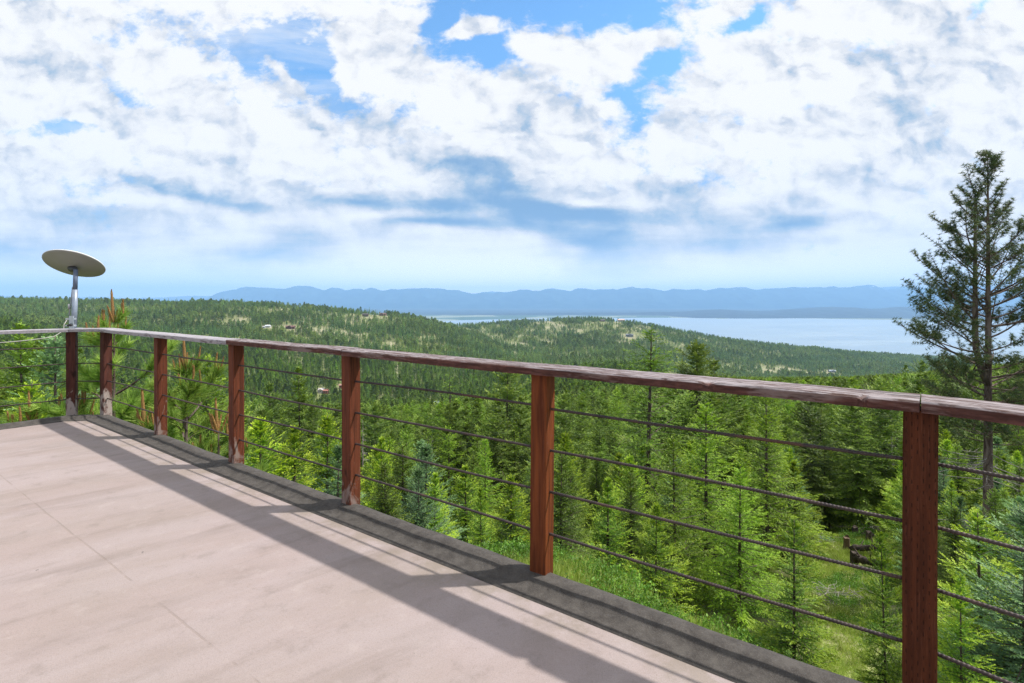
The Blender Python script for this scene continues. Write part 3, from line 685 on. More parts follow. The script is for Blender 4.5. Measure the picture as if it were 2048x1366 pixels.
def clearing(x, y, z):
    """1 on the open patches, 0 in closed forest."""
    px, d = to_pd(x, y); py = HZ - (z - HC) * FPX / d
    w = (fbm(x / 45, y / 45, 4, 21) - 0.5) * 2.4
    c = np.zeros_like(px)
    for (a, b, rx, ry, sl, dm) in CLEAR:
        q = ((px - a) / rx) ** 2 + ((py - b - sl * (px - a)) / ry) ** 2
        c = np.maximum(c, np.clip((1.3 - q + w) * 0.8, 0, 1) * (d > dm))
    # thin dry pine slopes high on the two hills
    hi = np.clip((660 - py) / 30, 0, 1) * (d > 900) * (px < 900) * np.clip((px - 350) / 150, 0.3, 1) + np.clip((685 - py) / 30, 0, 1) * (d > 2000) * (px > 960) * 1.0
    sp = np.clip((fbm(x / 70, y / 70, 4, 33) - 0.56) * 9, 0, 1)
    c = np.maximum(c, hi * sp)
    return c
def near_clear(x, y):
    """Grassy bench below the deck and the cut clearing on the right."""
    px, d = to_pd(x, y); z = ground(x, y); py = HZ - (z - HC) * FPX / d
    a = ((d < np.interp(px, [500, 800, 1000, 1200, 1400, 1600, 2100], [6.0, 8.6, 9.8, 9.0, 7.2, 6.5, 6.0])) | (np.hypot(x, y) < 6.0)).astype(float)
    b = np.clip(1.7 - ((px - 1700) / 95) ** 2 - ((d - 28) / 12) ** 2 + 0.3 * np.sin(d), 0, 1)
    b = np.maximum(b, np.clip(1.6 - ((px - 1690) / 85) ** 2 - ((d - 17) / 7) ** 2, 0, 1))
    return np.maximum(a, b)

def ground_mat():
    m, T, b = mat('hill_ground')
    P = T.new('ShaderNodeNewGeometry').outputs['Position']
    at = T.new('ShaderNodeAttribute', attribute_name='open'); op = at.outputs['Fac']
    n1 = T.noise(P, 0.9, 7, 0.65); n2 = T.noise(P, 0.02, 6, 0.6); n3 = T.noise(P, 7, 5, 0.7)
    forest = T.mix(T.ss(n1, 0.35, 0.65), (0.10, 0.13, 0.04), (0.24, 0.245, 0.11))
    grass = T.mix(T.ss(n1, 0.3, 0.7), (0.22, 0.31, 0.05), (0.38, 0.42, 0.12))
    dry = T.mix(T.ss(n2, 0.35, 0.65), (0.20, 0.22, 0.10), (0.33, 0.30, 0.20))
    dist = T.vmath('LENGTH', P); far = T.ss(dist, 60, 400)
    clr = T.math('MULTIPLY', T.ss(T.sep(P)[1], 11, 16), T.ss(n1, 0.25, 0.55))
    grass = T.mix(T.math('MULTIPLY', clr, 0.75), grass, (0.36, 0.33, 0.20))
    o = T.mix(far, grass, dry)
    nearf = T.mix(T.ss(T.noise(P, 0.35, 4, .6), 0.4, 0.6), (0.045, 0.075, 0.018), (0.11, 0.12, 0.05))
    forest = T.mix(far, nearf, forest)
    c = T.mix(op, forest, o)
    c = T.mix(T.math('MULTIPLY', T.ss(n3, 0.55, 0.75), 0.35), c, (0.22, 0.19, 0.12))
    T.put(b.inputs['Base Color'], c); b.inputs['Roughness'].default_value = 0.95; b.inputs['Specular IOR Level'].default_value = 0.1
    return m
def build_terrain():
    a = np.concatenate([np.linspace(-180, -62, 40, endpoint=False), np.linspace(-62, 62, 640), np.linspace(62, 180, 41)[1:-1]])
    a = np.radians(a); r = np.exp(np.linspace(math.log(2.0), math.log(5600), 460)); r = np.concatenate([r, [8000, 14000, 45000]])
    A, Q = np.meshgrid(a, r, indexing='ij'); X = Q * np.sin(A); Y = Q * np.cos(A)
    Z = ground(X, Y)
    Z = np.where(Q > 5300, LAKE_Z - 14, Z); n, m = X.shape
    op = np.maximum(clearing(X, Y, Z), near_clear(X, Y))
    V = np.stack([X, Y, Z], -1).reshape(-1, 3); V = np.vstack([V, [[0, 0, float(ground(0.0, 2.0))]]])
    i = np.arange(n)[:, None]; j = np.arange(m - 1)[None]; k = (i + 1) % n
    F = np.stack([i * m + j, i * m + j + 1, k * m + j + 1, k * m + j], -1).reshape(-1, 4)
    F3 = [(n * m, q * m, ((q + 1) % n) * m) for q in range(n)]
    me = np_mesh('ground', V, F[:, ::-1], np.array(F3)[:, ::-1], mats=[ground_mat()], smooth=True)
    at = me.attributes.new('open', 'FLOAT', 'POINT'); at.data.foreach_set('value', np.append(op.ravel(), 0.3).astype(np.float32))
    tag(link('ground', me), 'steep green hillside dropping from the deck to the forested valley and hills', None, None, 'structure')

def profile_range(name, pts, d, base_row, mtl, label, depth=4000, amp=2.0, seed=1, base_z=None, front=None):
    """A range of mountains with real depth: ridge line from (column, row) pairs at distance d, spurs running down towards the viewer."""
    pts = np.array(pts, float); xs = np.arange(pts[0, 0], pts[-1, 0] + 1, 4.0)
    row = np.interp(xs, pts[:, 0], pts[:, 1])
    row = row + (fbm(xs / 26, xs * 0 + seed, 4, seed) - 0.5) * amp * 2
    n = 34; t = np.linspace(-1, 1, n)                       # -1 front foot, 0 crest, 1 back foot
    zc = HC + (HZ - row) * d / FPX; zb = LAKE_Z - 6 if base_z is None else base_z
    V = []
    for ti in t:
        s = 1 - abs(ti); dd = d + ti * (front if front and ti < 0 else depth)
        spur = (1 - np.abs(2 * fbm(xs / 22 + ti * 1.2, ti * 2.6 + xs * 0 + 7, 4, seed + 5) - 1))
        shape = s ** 1.15
        fall = (1 - s) * s * 4
        z = zb + (zc - zb) * np.clip(shape * (1 - 0.55 * fall * (1 - spur)), 0, 1)
        V.append(np.stack([(xs - CX) / FPX * d * (dd / d) ** 0.5, np.full_like(xs, dd), z], -1))
    V = np.array(V); m = len(xs)
    i = np.arange(n - 1)[:, None] * m; j = np.arange(m - 1)[None]
    F = np.stack([i + j, i + j + 1, i + m + j + 1, i + m + j], -1).reshape(-1, 4)
    me = np_mesh(name, V.reshape(-1, 3), F, mats=[mtl], smooth=True)
    tag(link(name, me), label, None, None, 'structure')
def build_far():
    m, T, b = mat('mountain_forest_rock')
    P = T.new('ShaderNodeNewGeometry').outputs['Position']; n = T.noise(P, 0.0012, 7, 0.6)
    z = T.sep(P)[2]
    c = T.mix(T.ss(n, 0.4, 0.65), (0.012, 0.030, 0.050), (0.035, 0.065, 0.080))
    snow = T.math('MULTIPLY', T.ss(z, 700, 1000), T.ss(T.noise(P, 0.004, 5, .65), 0.60, 0.66))
    c = T.mix(T.math('MULTIPLY', snow, 0.9), c, (0.8, 0.82, 0.85))
    T.put(b.inputs['Base Color'], c); b.inputs['Roughness'].default_value = 1.0; b.inputs['Specular IOR Level'].default_value = 0
    main = [(385, 604), (410, 598), (430, 589), (450, 582), (470, 575), (500, 574), (520, 575), (545, 573), (570, 574), (590, 571), (612, 570), (630, 573), (650, 577), (665, 573), (682, 576), (690, 580), (705, 576), (718, 575),
            (728, 578), (742, 573), (760, 577), (772, 578), (785, 575), (800, 577), (815, 575), (840, 575), (860, 574), (890, 576), (915, 578), (935, 584), (950, 587), (968, 584), (985, 585), (1000, 582), (1030, 580), (1055, 577), (1075, 580),
            (1105, 576), (1125, 579), (1142, 580), (1150, 575), (1180, 577), (1205, 576), (1235, 575), (1263, 571), (1285, 575), (1320, 577), (1330, 580), (1345, 576), (1375, 579), (1400, 577), (1415, 580), (1445, 574), (1465, 575), (1490, 574),
            (1508, 579), (1530, 575), (1565, 573), (1600, 574), (1640, 573), (1670, 571), (1700, 572), (1735, 569), (1760, 573), (1775, 577), (1800, 575), (1830, 578), (1870, 577), (1920, 572), (1980, 570), (2048, 574), (2200, 578), (2400, 574)]
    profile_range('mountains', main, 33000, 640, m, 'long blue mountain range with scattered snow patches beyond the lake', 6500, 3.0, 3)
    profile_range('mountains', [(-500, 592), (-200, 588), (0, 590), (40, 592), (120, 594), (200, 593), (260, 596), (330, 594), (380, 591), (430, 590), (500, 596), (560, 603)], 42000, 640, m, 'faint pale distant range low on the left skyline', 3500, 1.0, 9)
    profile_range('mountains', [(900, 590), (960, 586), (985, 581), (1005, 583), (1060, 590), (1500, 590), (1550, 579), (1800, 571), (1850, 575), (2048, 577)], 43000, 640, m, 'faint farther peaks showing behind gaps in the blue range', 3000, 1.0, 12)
    m2, T, b = mat('far_shore_forest')
    P = T.new('ShaderNodeNewGeometry').outputs['Position']; n = T.noise(P, 0.004, 6, 0.6)
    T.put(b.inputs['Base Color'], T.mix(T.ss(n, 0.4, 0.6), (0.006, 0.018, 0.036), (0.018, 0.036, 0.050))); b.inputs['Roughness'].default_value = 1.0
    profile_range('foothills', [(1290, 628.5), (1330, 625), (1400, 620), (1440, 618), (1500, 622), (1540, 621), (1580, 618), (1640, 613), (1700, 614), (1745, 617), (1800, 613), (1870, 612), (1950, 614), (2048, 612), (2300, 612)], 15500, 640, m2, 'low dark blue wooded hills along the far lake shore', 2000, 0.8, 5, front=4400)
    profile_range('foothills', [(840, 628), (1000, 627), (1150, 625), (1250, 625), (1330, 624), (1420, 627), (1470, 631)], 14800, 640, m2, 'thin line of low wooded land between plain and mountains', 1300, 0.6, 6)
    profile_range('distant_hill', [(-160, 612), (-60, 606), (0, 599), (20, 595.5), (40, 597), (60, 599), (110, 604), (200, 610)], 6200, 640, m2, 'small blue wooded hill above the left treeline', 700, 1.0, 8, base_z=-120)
    # flat farmland beyond the north end of the lake
    m3, T, b = mat('valley_fields')
    P = T.new('ShaderNodeNewGeometry').outputs['Position']
    vor = T.new('ShaderNodeTexVoronoi', feature='F1'); T.put(vor.inputs['Vector'], T.mapping(P, scale=(1 / 900, 1 / 1500, 0))); vor.inputs['Scale'].default_value = 1.0
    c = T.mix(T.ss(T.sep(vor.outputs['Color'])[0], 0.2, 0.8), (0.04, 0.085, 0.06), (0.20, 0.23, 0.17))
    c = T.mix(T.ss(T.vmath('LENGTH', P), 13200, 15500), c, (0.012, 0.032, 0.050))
    T.put(b.inputs['Base Color'], c); b.inputs['Roughness'].default_value = 1.0
    shore = [(-700, 642), (800, 642), (880, 641.5), (960, 639.5), (1040, 637.5), (1090, 636.8), (1200, 636.2), (1300, 635.5), (1420, 635.5), (1436, 637.5), (1455, 637.2), (1470, 634.8), (1500, 634.9), (1600, 636.3), (1700, 638.3), (1840, 641), (2048, 644), (2700, 650)]
    sh = np.array(shore); xs = np.arange(-700, 2700, 6.0); row = np.interp(xs, sh[:, 0], sh[:, 1]) + (fbm(xs / 30, xs * 0, 3, 2) - .5) * .6
    d = (HC - LAKE_Z) * FPX / (row - HZ); V = []
    for t, zo in ((0, -3.0), (0.004, 2.0), (0.25, 5.0), (3.2, 20.0)):
        dd = d * (1 + t) if t < 3 else np.full_like(d, 48000.0); V.append(np.stack([(xs - CX) / FPX * dd, dd, np.full_like(d, LAKE_Z + zo)], -1))
    V = np.array(V); mm = len(xs); i = np.arange(3)[:, None] * mm; j = np.arange(mm - 1)[None]
    F = np.stack([i + j, i + j + 1, i + mm + j + 1, i + mm + j], -1).reshape(-1, 4)
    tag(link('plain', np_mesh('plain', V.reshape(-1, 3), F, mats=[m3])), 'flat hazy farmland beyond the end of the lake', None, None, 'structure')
    # the lake
    ml, T, b = mat('lake_water')
    P = T.new('ShaderNodeNewGeometry').outputs['Position']
    n = T.noise(T.mapping(P, scale=(1 / 1500, 1 / 400, 0)), 1.0, 5, 0.6, 0.6)
    T.put(b.inputs['Base Color'], T.mix(T.ss(n, 0.4, 0.65), (0.17, 0.25, 0.33), (0.22, 0.30, 0.37)))
    T.put(b.inputs['Roughness'], T.math('MULTIPLY_ADD', T.ss(n, 0.35, 0.65), 0.12, 0.34)); b.inputs['Specular IOR Level'].default_value = 0.9
    T.l.new(T.bump(T.noise(P, 0.01, 3, 0.5), 0.04, 1.0), b.inputs['Normal'])
    mb = MB(); mb.add([(-30000, 900, LAKE_Z), (30000, 900, LAKE_Z), (30000, 20000, LAKE_Z), (-30000, 20000, LAKE_Z)], [(0, 1, 2, 3)])
    tag(mb.build('lake', ml), 'broad pale blue lake below the mountains', None, None, 'structure')
def build_haze():
    m = bpy.data.materials.new('haze_air'); m.use_nodes = True; m.node_tree.nodes.clear(); T = NT(m.node_tree)
    o = T.new('ShaderNodeOutputMaterial'); v = T.new('ShaderNodeVolumePrincipled')
    v.inputs['Density'].default_value = HAZE_D; v.inputs['Color'].default_value = (0.38, 0.65, 1.0, 1); v.inputs['Anisotropy'].default_value = 0.0
    T.l.new(v.outputs[0], o.inputs['Volume'])
    z0 = LAKE_Z - 16; z1 = 1500.0
    mb = MB(); mb.box((0, 3000, (z0 + z1) / 2), (104000, 98000, z1 - z0))
    tag(mb.build('haze', m), 'thin blue haze filling the air towards the mountains', None, None, 'stuff')
HAZE_D = 3.9e-5

# ------------------------------------------------------------------ trees
def unit(v): return v / (np.linalg.norm(v, axis=-1, keepdims=True) + 1e-9)
class Foliage:
    """Collects leaf kites / needles (by material) and bark tubes into one crown mesh."""
    def __init__(self): self.V = []; self.F4 = []; self.M4 = []; self.F3 = []; self.M3 = []; self.n = 0
    def kites(self, P, D, S, L, W, m, back=0.0):
        L = np.asarray(L)[..., None] * np.ones((len(P), 1)); W = np.asarray(W)[..., None] * np.ones((len(P), 1))
        v = np.stack([P - D * L * back, P + D * L * 0.45 + S * W / 2, P + D * L, P + D * L * 0.40 - S * W / 2], 1).reshape(-1, 3)
        f = np.arange(len(P) * 4).reshape(-1, 4) + self.n
        self.V.append(v); self.F4.append(f); self.M4.append(np.broadcast_to(m, len(P)).astype(np.int32)); self.n += len(v)
    def needles(self, P, D, S, L, W, m):
        L = np.asarray(L)[..., None] * np.ones((len(P), 1))
        v = np.stack([P + S * W / 2, P + D * L, P - S * W / 2], 1).reshape(-1, 3)
        f = np.arange(len(P) * 3).reshape(-1, 3) + self.n
        self.V.append(v); self.F3.append(f); self.M3.append(np.broadcast_to(m, len(P)).astype(np.int32)); self.n += len(v)
    def limb(self, P, r0, r1, m, n=3):
        P = np.asarray(P, float); k = len(P); r = np.linspace(r0, r1, k)
        Tn = unit(np.gradient(P, axis=0)); A = unit(np.cross(Tn, [0.13, 0.21, 1.0])); B = np.cross(Tn, A)
        th = np.arange(n) / n * 2 * np.pi
        v = (P[:, None] + (A[:, None] * np.cos(th)[None, :, None] + B[:, None] * np.sin(th)[None, :, None]) * r[:, None, None]).reshape(-1, 3)
        i = np.arange(k - 1)[:, None] * n; j = np.arange(n)[None]; q = (j + 1) % n
        f = np.stack([i + j, i + q, i + n + q, i + n + j], -1).reshape(-1, 4) + self.n
        self.V.append(v); self.F4.append(f); self.M4.append(np.full(len(f), m, np.int32)); self.n += len(v)
    def mesh(self, name, mats):
        return np_mesh(name, np.vstack(self.V), np.vstack(self.F4) if self.F4 else None, np.vstack(self.F3) if self.F3 else None,
                       np.concatenate(self.M4) if self.M4 else None, np.concatenate(self.M3) if self.M3 else None, mats)
def trunk_mesh(name, H, r, mtl, rng, lean=0.0, z_end=1.0, n=9, second=None):
    mb = MB(); k = 16; t = np.linspace(0, z_end, k)
    wob = np.cumsum(rng.normal(0, 0.0045 * H / k, (k, 2)), 0)
    P = np.column_stack([wob[:, 0] + lean * t * H, wob[:, 1], t * H - (t == 0) * 0.6])
    rad = r * (1 - t) ** 0.85 + 0.008; rad[0] *= 1.25
    mb.tube(P, rad, n, cap=True)
    if second:
        z0, off, f = second; kk = 12; s = np.linspace(0, 1, kk)
        base = np.array([np.interp(z0, P[:, 2], P[:, 0]), np.interp(z0, P[:, 2], P[:, 1]), z0])
        Q = base + np.column_stack([off[0] * np.minimum(1, s * 5) ** 0.7, off[1] * np.minimum(1, s * 5) ** 0.7, s * (f * H - z0)])
        mb.tube(Q, r * 0.62 * (1 - s) ** 0.8 + 0.01, n)
    V = np.vstack(mb.v)
    me = np_mesh(name, V, np.vstack(mb.f4), np.vstack(mb.f3), mats=[mtl], smooth=True)
    return me, P
def conifer(name, seed, H, Rb, z0=0.06, nb=110, e_low=-5, e_top=45, droop=0.12, upturn=0.0, twl=0.30, den=13, K=6, kl=0.12, kw=0.045,
            shape=0.85, hang=0.0, ragged=0.25, tipfrac=0.3, M=None, tr=None, dead=0.0, thin=0.0, bulge=0.12, limbs=True, twang=55):
    """Crown of a fir or larch: drooping limbs, each carrying flat sprays of needle tufts."""
    rng = np.random.default_rng(seed); F = Foliage()
    tr = tr or H * 0.0105
    tme, TP = trunk_mesh(name + '_trunk', H, tr, M['bark'], rng)
    g = 2.399
    ts = np.sort(rng.random(nb) ** 1.05); lob = rng.uniform(0, 6.28, 2)
    for i, t in enumerate(ts):
        z = (z0 + (0.985 - z0) * t) * H
        if rng.random() < thin: continue
        L = Rb * ((1 - t) ** shape) * min(1.0, 0.45 + t / bulge * 0.55) * rng.uniform(1 - ragged, 1 + ragged * 0.6) + 0.03 * Rb
        az = i * g + rng.normal(0, 0.35); L *= 1 + 0.22 * math.sin(2 * az + lob[0] + t * 5) + 0.16 * math.sin(3 * az + lob[1] - t * 9); el = R(e_low + (e_top - e_low) * t ** 1.6 + rng.normal(0, 6))
        b0 = np.array([np.interp(z, TP[:, 2], TP[:, 0]), np.interp(z, TP[:, 2], TP[:, 1]), z])
        h = np.array([math.cos(az), math.sin(az), 0.0])
        def pos(s):
            s = np.asarray(s)[:, None]
            zz = math.sin(el) * s * L - droop * L * s ** 2 + upturn * L * s ** 4
            return b0 + h * (math.cos(el) * L * s) + np.array([0, 0, 1.0]) * zz
        if limbs: F.limb(pos(np.linspace(0, 0.97, 5)), 0.006 + 0.010 * L, 0.004, 2)
        N = max(5, int(den * L * rng.uniform(0.85, 1.15)))
        smin = 0.05 if t > 0.25 else 0.15
        s = np.linspace(smin, 1.0, N) + rng.normal(0, 0.3 / N, N); s = np.clip(s, 0.05, 1.0)
        P = pos(s); tn = unit(pos(s + 0.02) - pos(s - 0.02))
        side = np.where(np.arange(N) % 2 == 0, 1.0, -1.0)[:, None]
        lat = unit(np.cross(tn, [0, 0, 1.0])); up = np.cross(lat, tn)
        th = np.radians(twang - 22 * s)[:, None] * rng.uniform(0.7, 1.2, (N, 1))
        D = unit(tn * np.cos(th) + lat * side * np.sin(th) + up * rng.normal(0.02, 0.18, (N, 1)) + np.array([0, 0, -1.0]) * hang)
        D[-1] = tn[-1]
        tl = twl * (0.55 + 0.75 * np.sin(np.pi * np.clip(1 - s * 0.78, 0, 1))) * rng.uniform(0.65, 1.25, N) * min(1.0, 0.35 + L / (Rb * 0.5))
        k = np.arange(K)[None]; q = (k + 0.4) / K
        PP = P[:, None] + D[:, None] * (tl[:, None] * q)[..., None] + np.array([0, 0, -1.0]) * (hang * 0.5 * tl[:, None] * q ** 2)[..., None]
        sd = np.where(k % 2 == 0, 1.0, -1.0) * np.ones((N, 1)); sd[:, -1] = 0.0
        S0 = unit(np.cross(D, up + rng.normal(0, 0.35, (N, 3))))[:, None] * np.ones((1, K, 1))
        KD = unit(D[:, None] * 1.0 + S0 * sd[..., None] * 0.75 + rng.normal(0, 0.16, (N, K, 3)))
        N3 = np.cross(KD, S0) + rng.normal(0, 0.30, (N, K, 3)); KS = unit(np.cross(N3, KD))
        outer = (s[:, None] * 0.6 + q * 0.4) > (1 - tipfrac) + rng.normal(0, 0.1, (N, K))
        KW = kw * 1.35
        kL = kl * (1.15 - 0.5 * q) * rng.uniform(0.7, 1.3, (N, K))
        F.kites(PP.reshape(-1, 3), KD.reshape(-1, 3), KS.reshape(-1, 3), kL.ravel(), (KW * rng.uniform(0.7, 1.3, (N, K))).ravel(), outer.astype(int).ravel(), 0.15)
    # leader
    n = 14; zz = np.linspace(0.95, 1.03, n) * H; a = rng.uniform(0, 6.28, n)
    top = np.column_stack([np.full(n, TP[-1, 0]), np.full(n, TP[-1, 1]), zz - H * 0.02])
    D = unit(np.column_stack([np.cos(a) * 0.5, np.sin(a) * 0.5, np.full(n, 0.9)])); F.kites(top, D, unit(np.cross(D, [0.3, 0.2, 1])), np.full(n, kl * 1.3), np.full(n, kw), 1)
    if dead:                                                      # bare grey lower limbs
        for j in range(int(dead)):
            z = H * rng.uniform(0.04, max(z0, 0.12) + 0.06); az = rng.uniform(0, 6.28); L = rng.uniform(0.25, 0.7) * Rb
            p = np.array([0, 0, z]) + np.outer(np.linspace(0, 1, 4), [math.cos(az) * L, math.sin(az) * L, -0.15 * L]); F.limb(p, 0.012, 0.003, 3)
    return F.mesh(name + '_crown', [M['leaf'], M['tip'], M['bark'], M['dead']]), tme
def pine(name, seed, H, prof, z0, nb, M, tr, e_low=0, e_top=50, curve=0.25, tuft_gap=0.16, needles=16, nl=0.17, nw=0.012, sub=7, second=None, sparse_low=0.0, candle=False, spread=0.8, follow=0.45, bare=True, subl=0.42, s_main=0.45, s_sub=0.35):
    """Crown of a pine: bent limbs that fork, tufts of long needles towards their ends. Returns crown, trunk and shoot tips."""
    rng = np.random.default_rng(seed); F = Foliage()
    tme, TP = trunk_mesh(name + '_trunk', H, tr, M['bark'], rng, second=second)
    tips = []; TPs = []; TDs = []
    def tufts(pos, s0, Ln):
        n = max(2, int(Ln * (1 - s0) / tuft_gap)); s = np.linspace(1.0, s0, n)
        p = pos(s); t = unit(pos(s + 0.02) - pos(s - 0.02)); TPs.append(p); TDs.append(t)
    for i in range(nb):
        t = (i + rng.random()) / nb; z = (z0 + (0.99 - z0) * t) * H
        L = np.interp(t, prof[0], prof[1]) * rng.uniform(0.55, 1.15); az = i * 2.399 + rng.normal(0, 0.5)
        el = R(e_low + (e_top - e_low) * t ** 1.3 + rng.normal(0, 8))
        ox, oy = np.interp(z, TP[:, 2], TP[:, 0]), np.interp(z, TP[:, 2], TP[:, 1])
        if second and z > second[0] + 0.5 and z < second[2] * H and i % 5 < 2: ox += second[1][0]; oy += second[1][1]
        b0 = np.array([ox, oy, z]); h = np.array([math.cos(az), math.sin(az), 0.0]); bend = rng.normal(0, 0.24); lt = np.array([-h[1], h[0], 0])
        cv = curve * rng.uniform(0.5, 1.4)
        def pos(s, b0=b0, h=h, el=el, L=L, cv=cv, bend=bend, lt=lt):
            s = np.asarray(s)[:, None]
            return b0 + h * (math.cos(el) * L * s) + lt * (bend * L * s ** 2) + np.array([0, 0, 1.0]) * (math.sin(el) * s * L - 0.10 * L * s + cv * L * s ** 2.2)
        if bare: F.limb(pos(np.linspace(0, 1, 7)), 0.010 + 0.013 * L, 0.006, 2, 4)
        tufts(pos, s_main if L > 0.8 else 0.3, L)
        tips.append((pos(np.array([1.0]))[0], unit(pos(np.array([1.0])) - pos(np.array([0.93])))[0]))
        for q in range(int(sub * min(1, 0.35 + L / 2.2))):
            s0 = rng.uniform(0.28, 0.92); sg = 1 if q % 2 else -1
            bp = pos(np.array([s0]))[0]; tn = unit(pos(np.array([s0 + .02])) - pos(np.array([s0 - .02])))[0]
            Ls = L * subl * (1.15 - s0) * rng.uniform(0.6, 1.2) + 0.10
            d = unit(tn * 0.75 + lt * sg * rng.uniform(0.5, 1.0) + np.array([0, 0, rng.uniform(-0.15, 0.4)]))
            up = np.array([0, 0, 1.0])
            def sp(s, bp=bp, d=d, Ls=Ls): s = np.asarray(s)[:, None]; return bp + d * Ls * s + up * (0.22 * Ls * s ** 2)
            if bare: F.limb(sp(np.linspace(0, 1, 4)), 0.010, 0.004, 2, 3)
            tufts(sp, s_sub, Ls); tips.append((sp(np.array([1.0]))[0], unit(sp(np.array([1.0])) - sp(np.array([0.9])))[0]))
            if Ls > 0.55:
                for w in range(3):
                    s1 = rng.uniform(0.3, 0.9); b2 = sp(np.array([s1]))[0]; d2 = unit(d + rng.normal(0, 0.55, 3) + [0, 0, 0.2]); L2 = Ls * 0.4 * rng.uniform(.7, 1.2)
                    def s2(s, b2=b2, d2=d2, L2=L2): s = np.asarray(s)[:, None]; return b2 + d2 * L2 * s
                    if bare: F.limb(s2(np.linspace(0, 1, 3)), 0.006, 0.003, 2, 3)
                    tufts(s2, 0.4, L2)
    P = np.vstack(TPs); D = np.vstack(TDs); n = len(P); m = needles
    rd = rng.normal(0, 1, (n, m, 3)); rd = unit(rd - (rd * D[:, None]).sum(-1, keepdims=True) * D[:, None])
    c = rng.uniform(follow - 0.35, follow + 0.45, (n, m, 1))
    ND = unit(D[:, None] * c + rd * spread + np.array([0, 0, 0.12]))
    NS = unit(np.cross(ND, rng.normal(0, 1, (n, m, 3))))
    PP = np.repeat(P[:, None], m, 1) + rng.normal(0, 0.012, (n, m, 3))
    mi = (rng.random((n, 1)) < 0.35).astype(int) * np.ones((1, m), int)
    F.needles(PP.reshape(-1, 3), ND.reshape(-1, 3), NS.reshape(-1, 3), nl * rng.uniform(0.65, 1.15, n * m), nw, mi.ravel())
    return F.mesh(name + '_crown', [M['leaf'], M['tip'], M['bark'], M['dead']]), tme, tips
def snag(name, seed, H, mtl):
    rng = np.random.default_rng(seed); F = Foliage(); tme, TP = trunk_mesh(name + '_trunk', H, H * 0.010, mtl, rng)
    for i in range(70):
        t = rng.uniform(0.15, 0.97); L = H * 0.16 * (1 - t) ** 0.7 * rng.uniform(0.4, 1.1) + 0.1; az = rng.uniform(0, 6.28); z = t * H
        s = np.linspace(0, 1, 5)[:, None]; h = np.array([math.cos(az), math.sin(az), 0]); P = np.array([0, 0, z]) + h * L * s + np.array([0, 0, 1.0]) * (-0.25 * L * s ** 1.6) + rng.normal(0, 0.02, (5, 3)) * s
        F.limb(P, 0.016, 0.004, 0)
        for q in range(4):
            b = P[rng.integers(1, 5)]; d = unit(h + rng.normal(0, 0.7, 3)); F.limb(b + np.outer([0, .5, 1], d) * L * 0.25, 0.006, 0.002, 0)
    return F.mesh(name + '_crown', [mtl]), tme
def shrub_mesh(name, seed, W, H, M, n=1600, kl=0.09):
    rng = np.random.default_rng(seed); F = Foliage()
    stems = []
    for i in range(26):
        az = rng.uniform(0, 6.28); e = rng.uniform(0.35, 1.45); L = rng.uniform(0.5, 1.0)
        tip = np.array([math.cos(az) * math.cos(e) * W, math.sin(az) * math.cos(e) * W, math.sin(e) * H]) * L
        s = np.linspace(0, 1, 5)[:, None]; P = tip * s + np.array([0, 0, 0.15 * H]) * s * (1 - s) + rng.normal(0, 0.02, (5, 3)); F.limb(P, 0.012, 0.003, 2); stems.append(P)
    st = np.array(stems); a = rng.integers(0, 26, n); t = rng.uniform(0.35, 1.05, n) ** 0.8 * 4; i0 = np.clip(t.astype(int), 0, 3); f = (t - i0)[:, None]
    P = st[a, i0] * (1 - f) + st[a, i0 + 1] * f + rng.normal(0, 0.07 * W, (n, 3))
    D = unit(rng.normal(0, 1, (n, 3)) + [0, 0, 0.4]); S = unit(np.cross(D, rng.normal(0, 1, (n, 3))))
    F.kites(P, D, S, kl * rng.uniform(0.6, 1.2, n), kl * 0.6, (rng.random(n) < 0.4).astype(int))
    return F.mesh(name, [M['leaf'], M['tip'], M['bark']])
def far_fir(name, seed, M, layers=15, per=8, Rb=0.17, z0=0.12, kw=0.5):
    """A distant fir one unit tall."""
    rng = np.random.default_rng(seed); F = Foliage()
    for k in range(layers):
        t = k / layers; z = z0 + (1 - z0) * (t + 0.5 / layers); r = Rb * (1 - t) ** 0.8 * rng.uniform(0.8, 1.15) + 0.012; n = max(4, int(per * (1 - t * 0.4)))
        a = rng.uniform(0, 6.28) + np.arange(n) / n * 6.283 + rng.normal(0, 0.2, n); rr = r * rng.uniform(0.65, 1.15, n)
        h = np.column_stack([np.cos(a), np.sin(a), np.zeros(n)]); D = unit(h + np.array([0, 0, -0.45]) + rng.normal(0, 0.12, (n, 3)))
        S = unit(np.cross(D, [0, 0, 1.0]) + rng.normal(0, 0.3, (n, 3))); P = np.column_stack([np.zeros(n), np.zeros(n), z + rng.normal(0, 0.01, n) + 0.02])
        F.kites(P, D, S, rr * 1.15, np.maximum(rr * kw * 1.3, 0.012), (rng.random(n) < 0.4).astype(int))
    F.limb(np.array([[0, 0, -0.02], [0, 0, 0.5], [0, 0, 0.96]]), 0.012, 0.003, 2)
    D = unit(np.array([[0.1, 0, 1.0], [-0.1, 0.1, 1]])); F.kites(np.array([[0, 0, 0.9], [0, 0, 0.9]]), D, unit(np.cross(D, [1, .3, 0])), [0.11, 0.1], [0.02, 0.02], 0)
    return F.mesh(name, [M['leaf'], M['tip'], M['bark']])
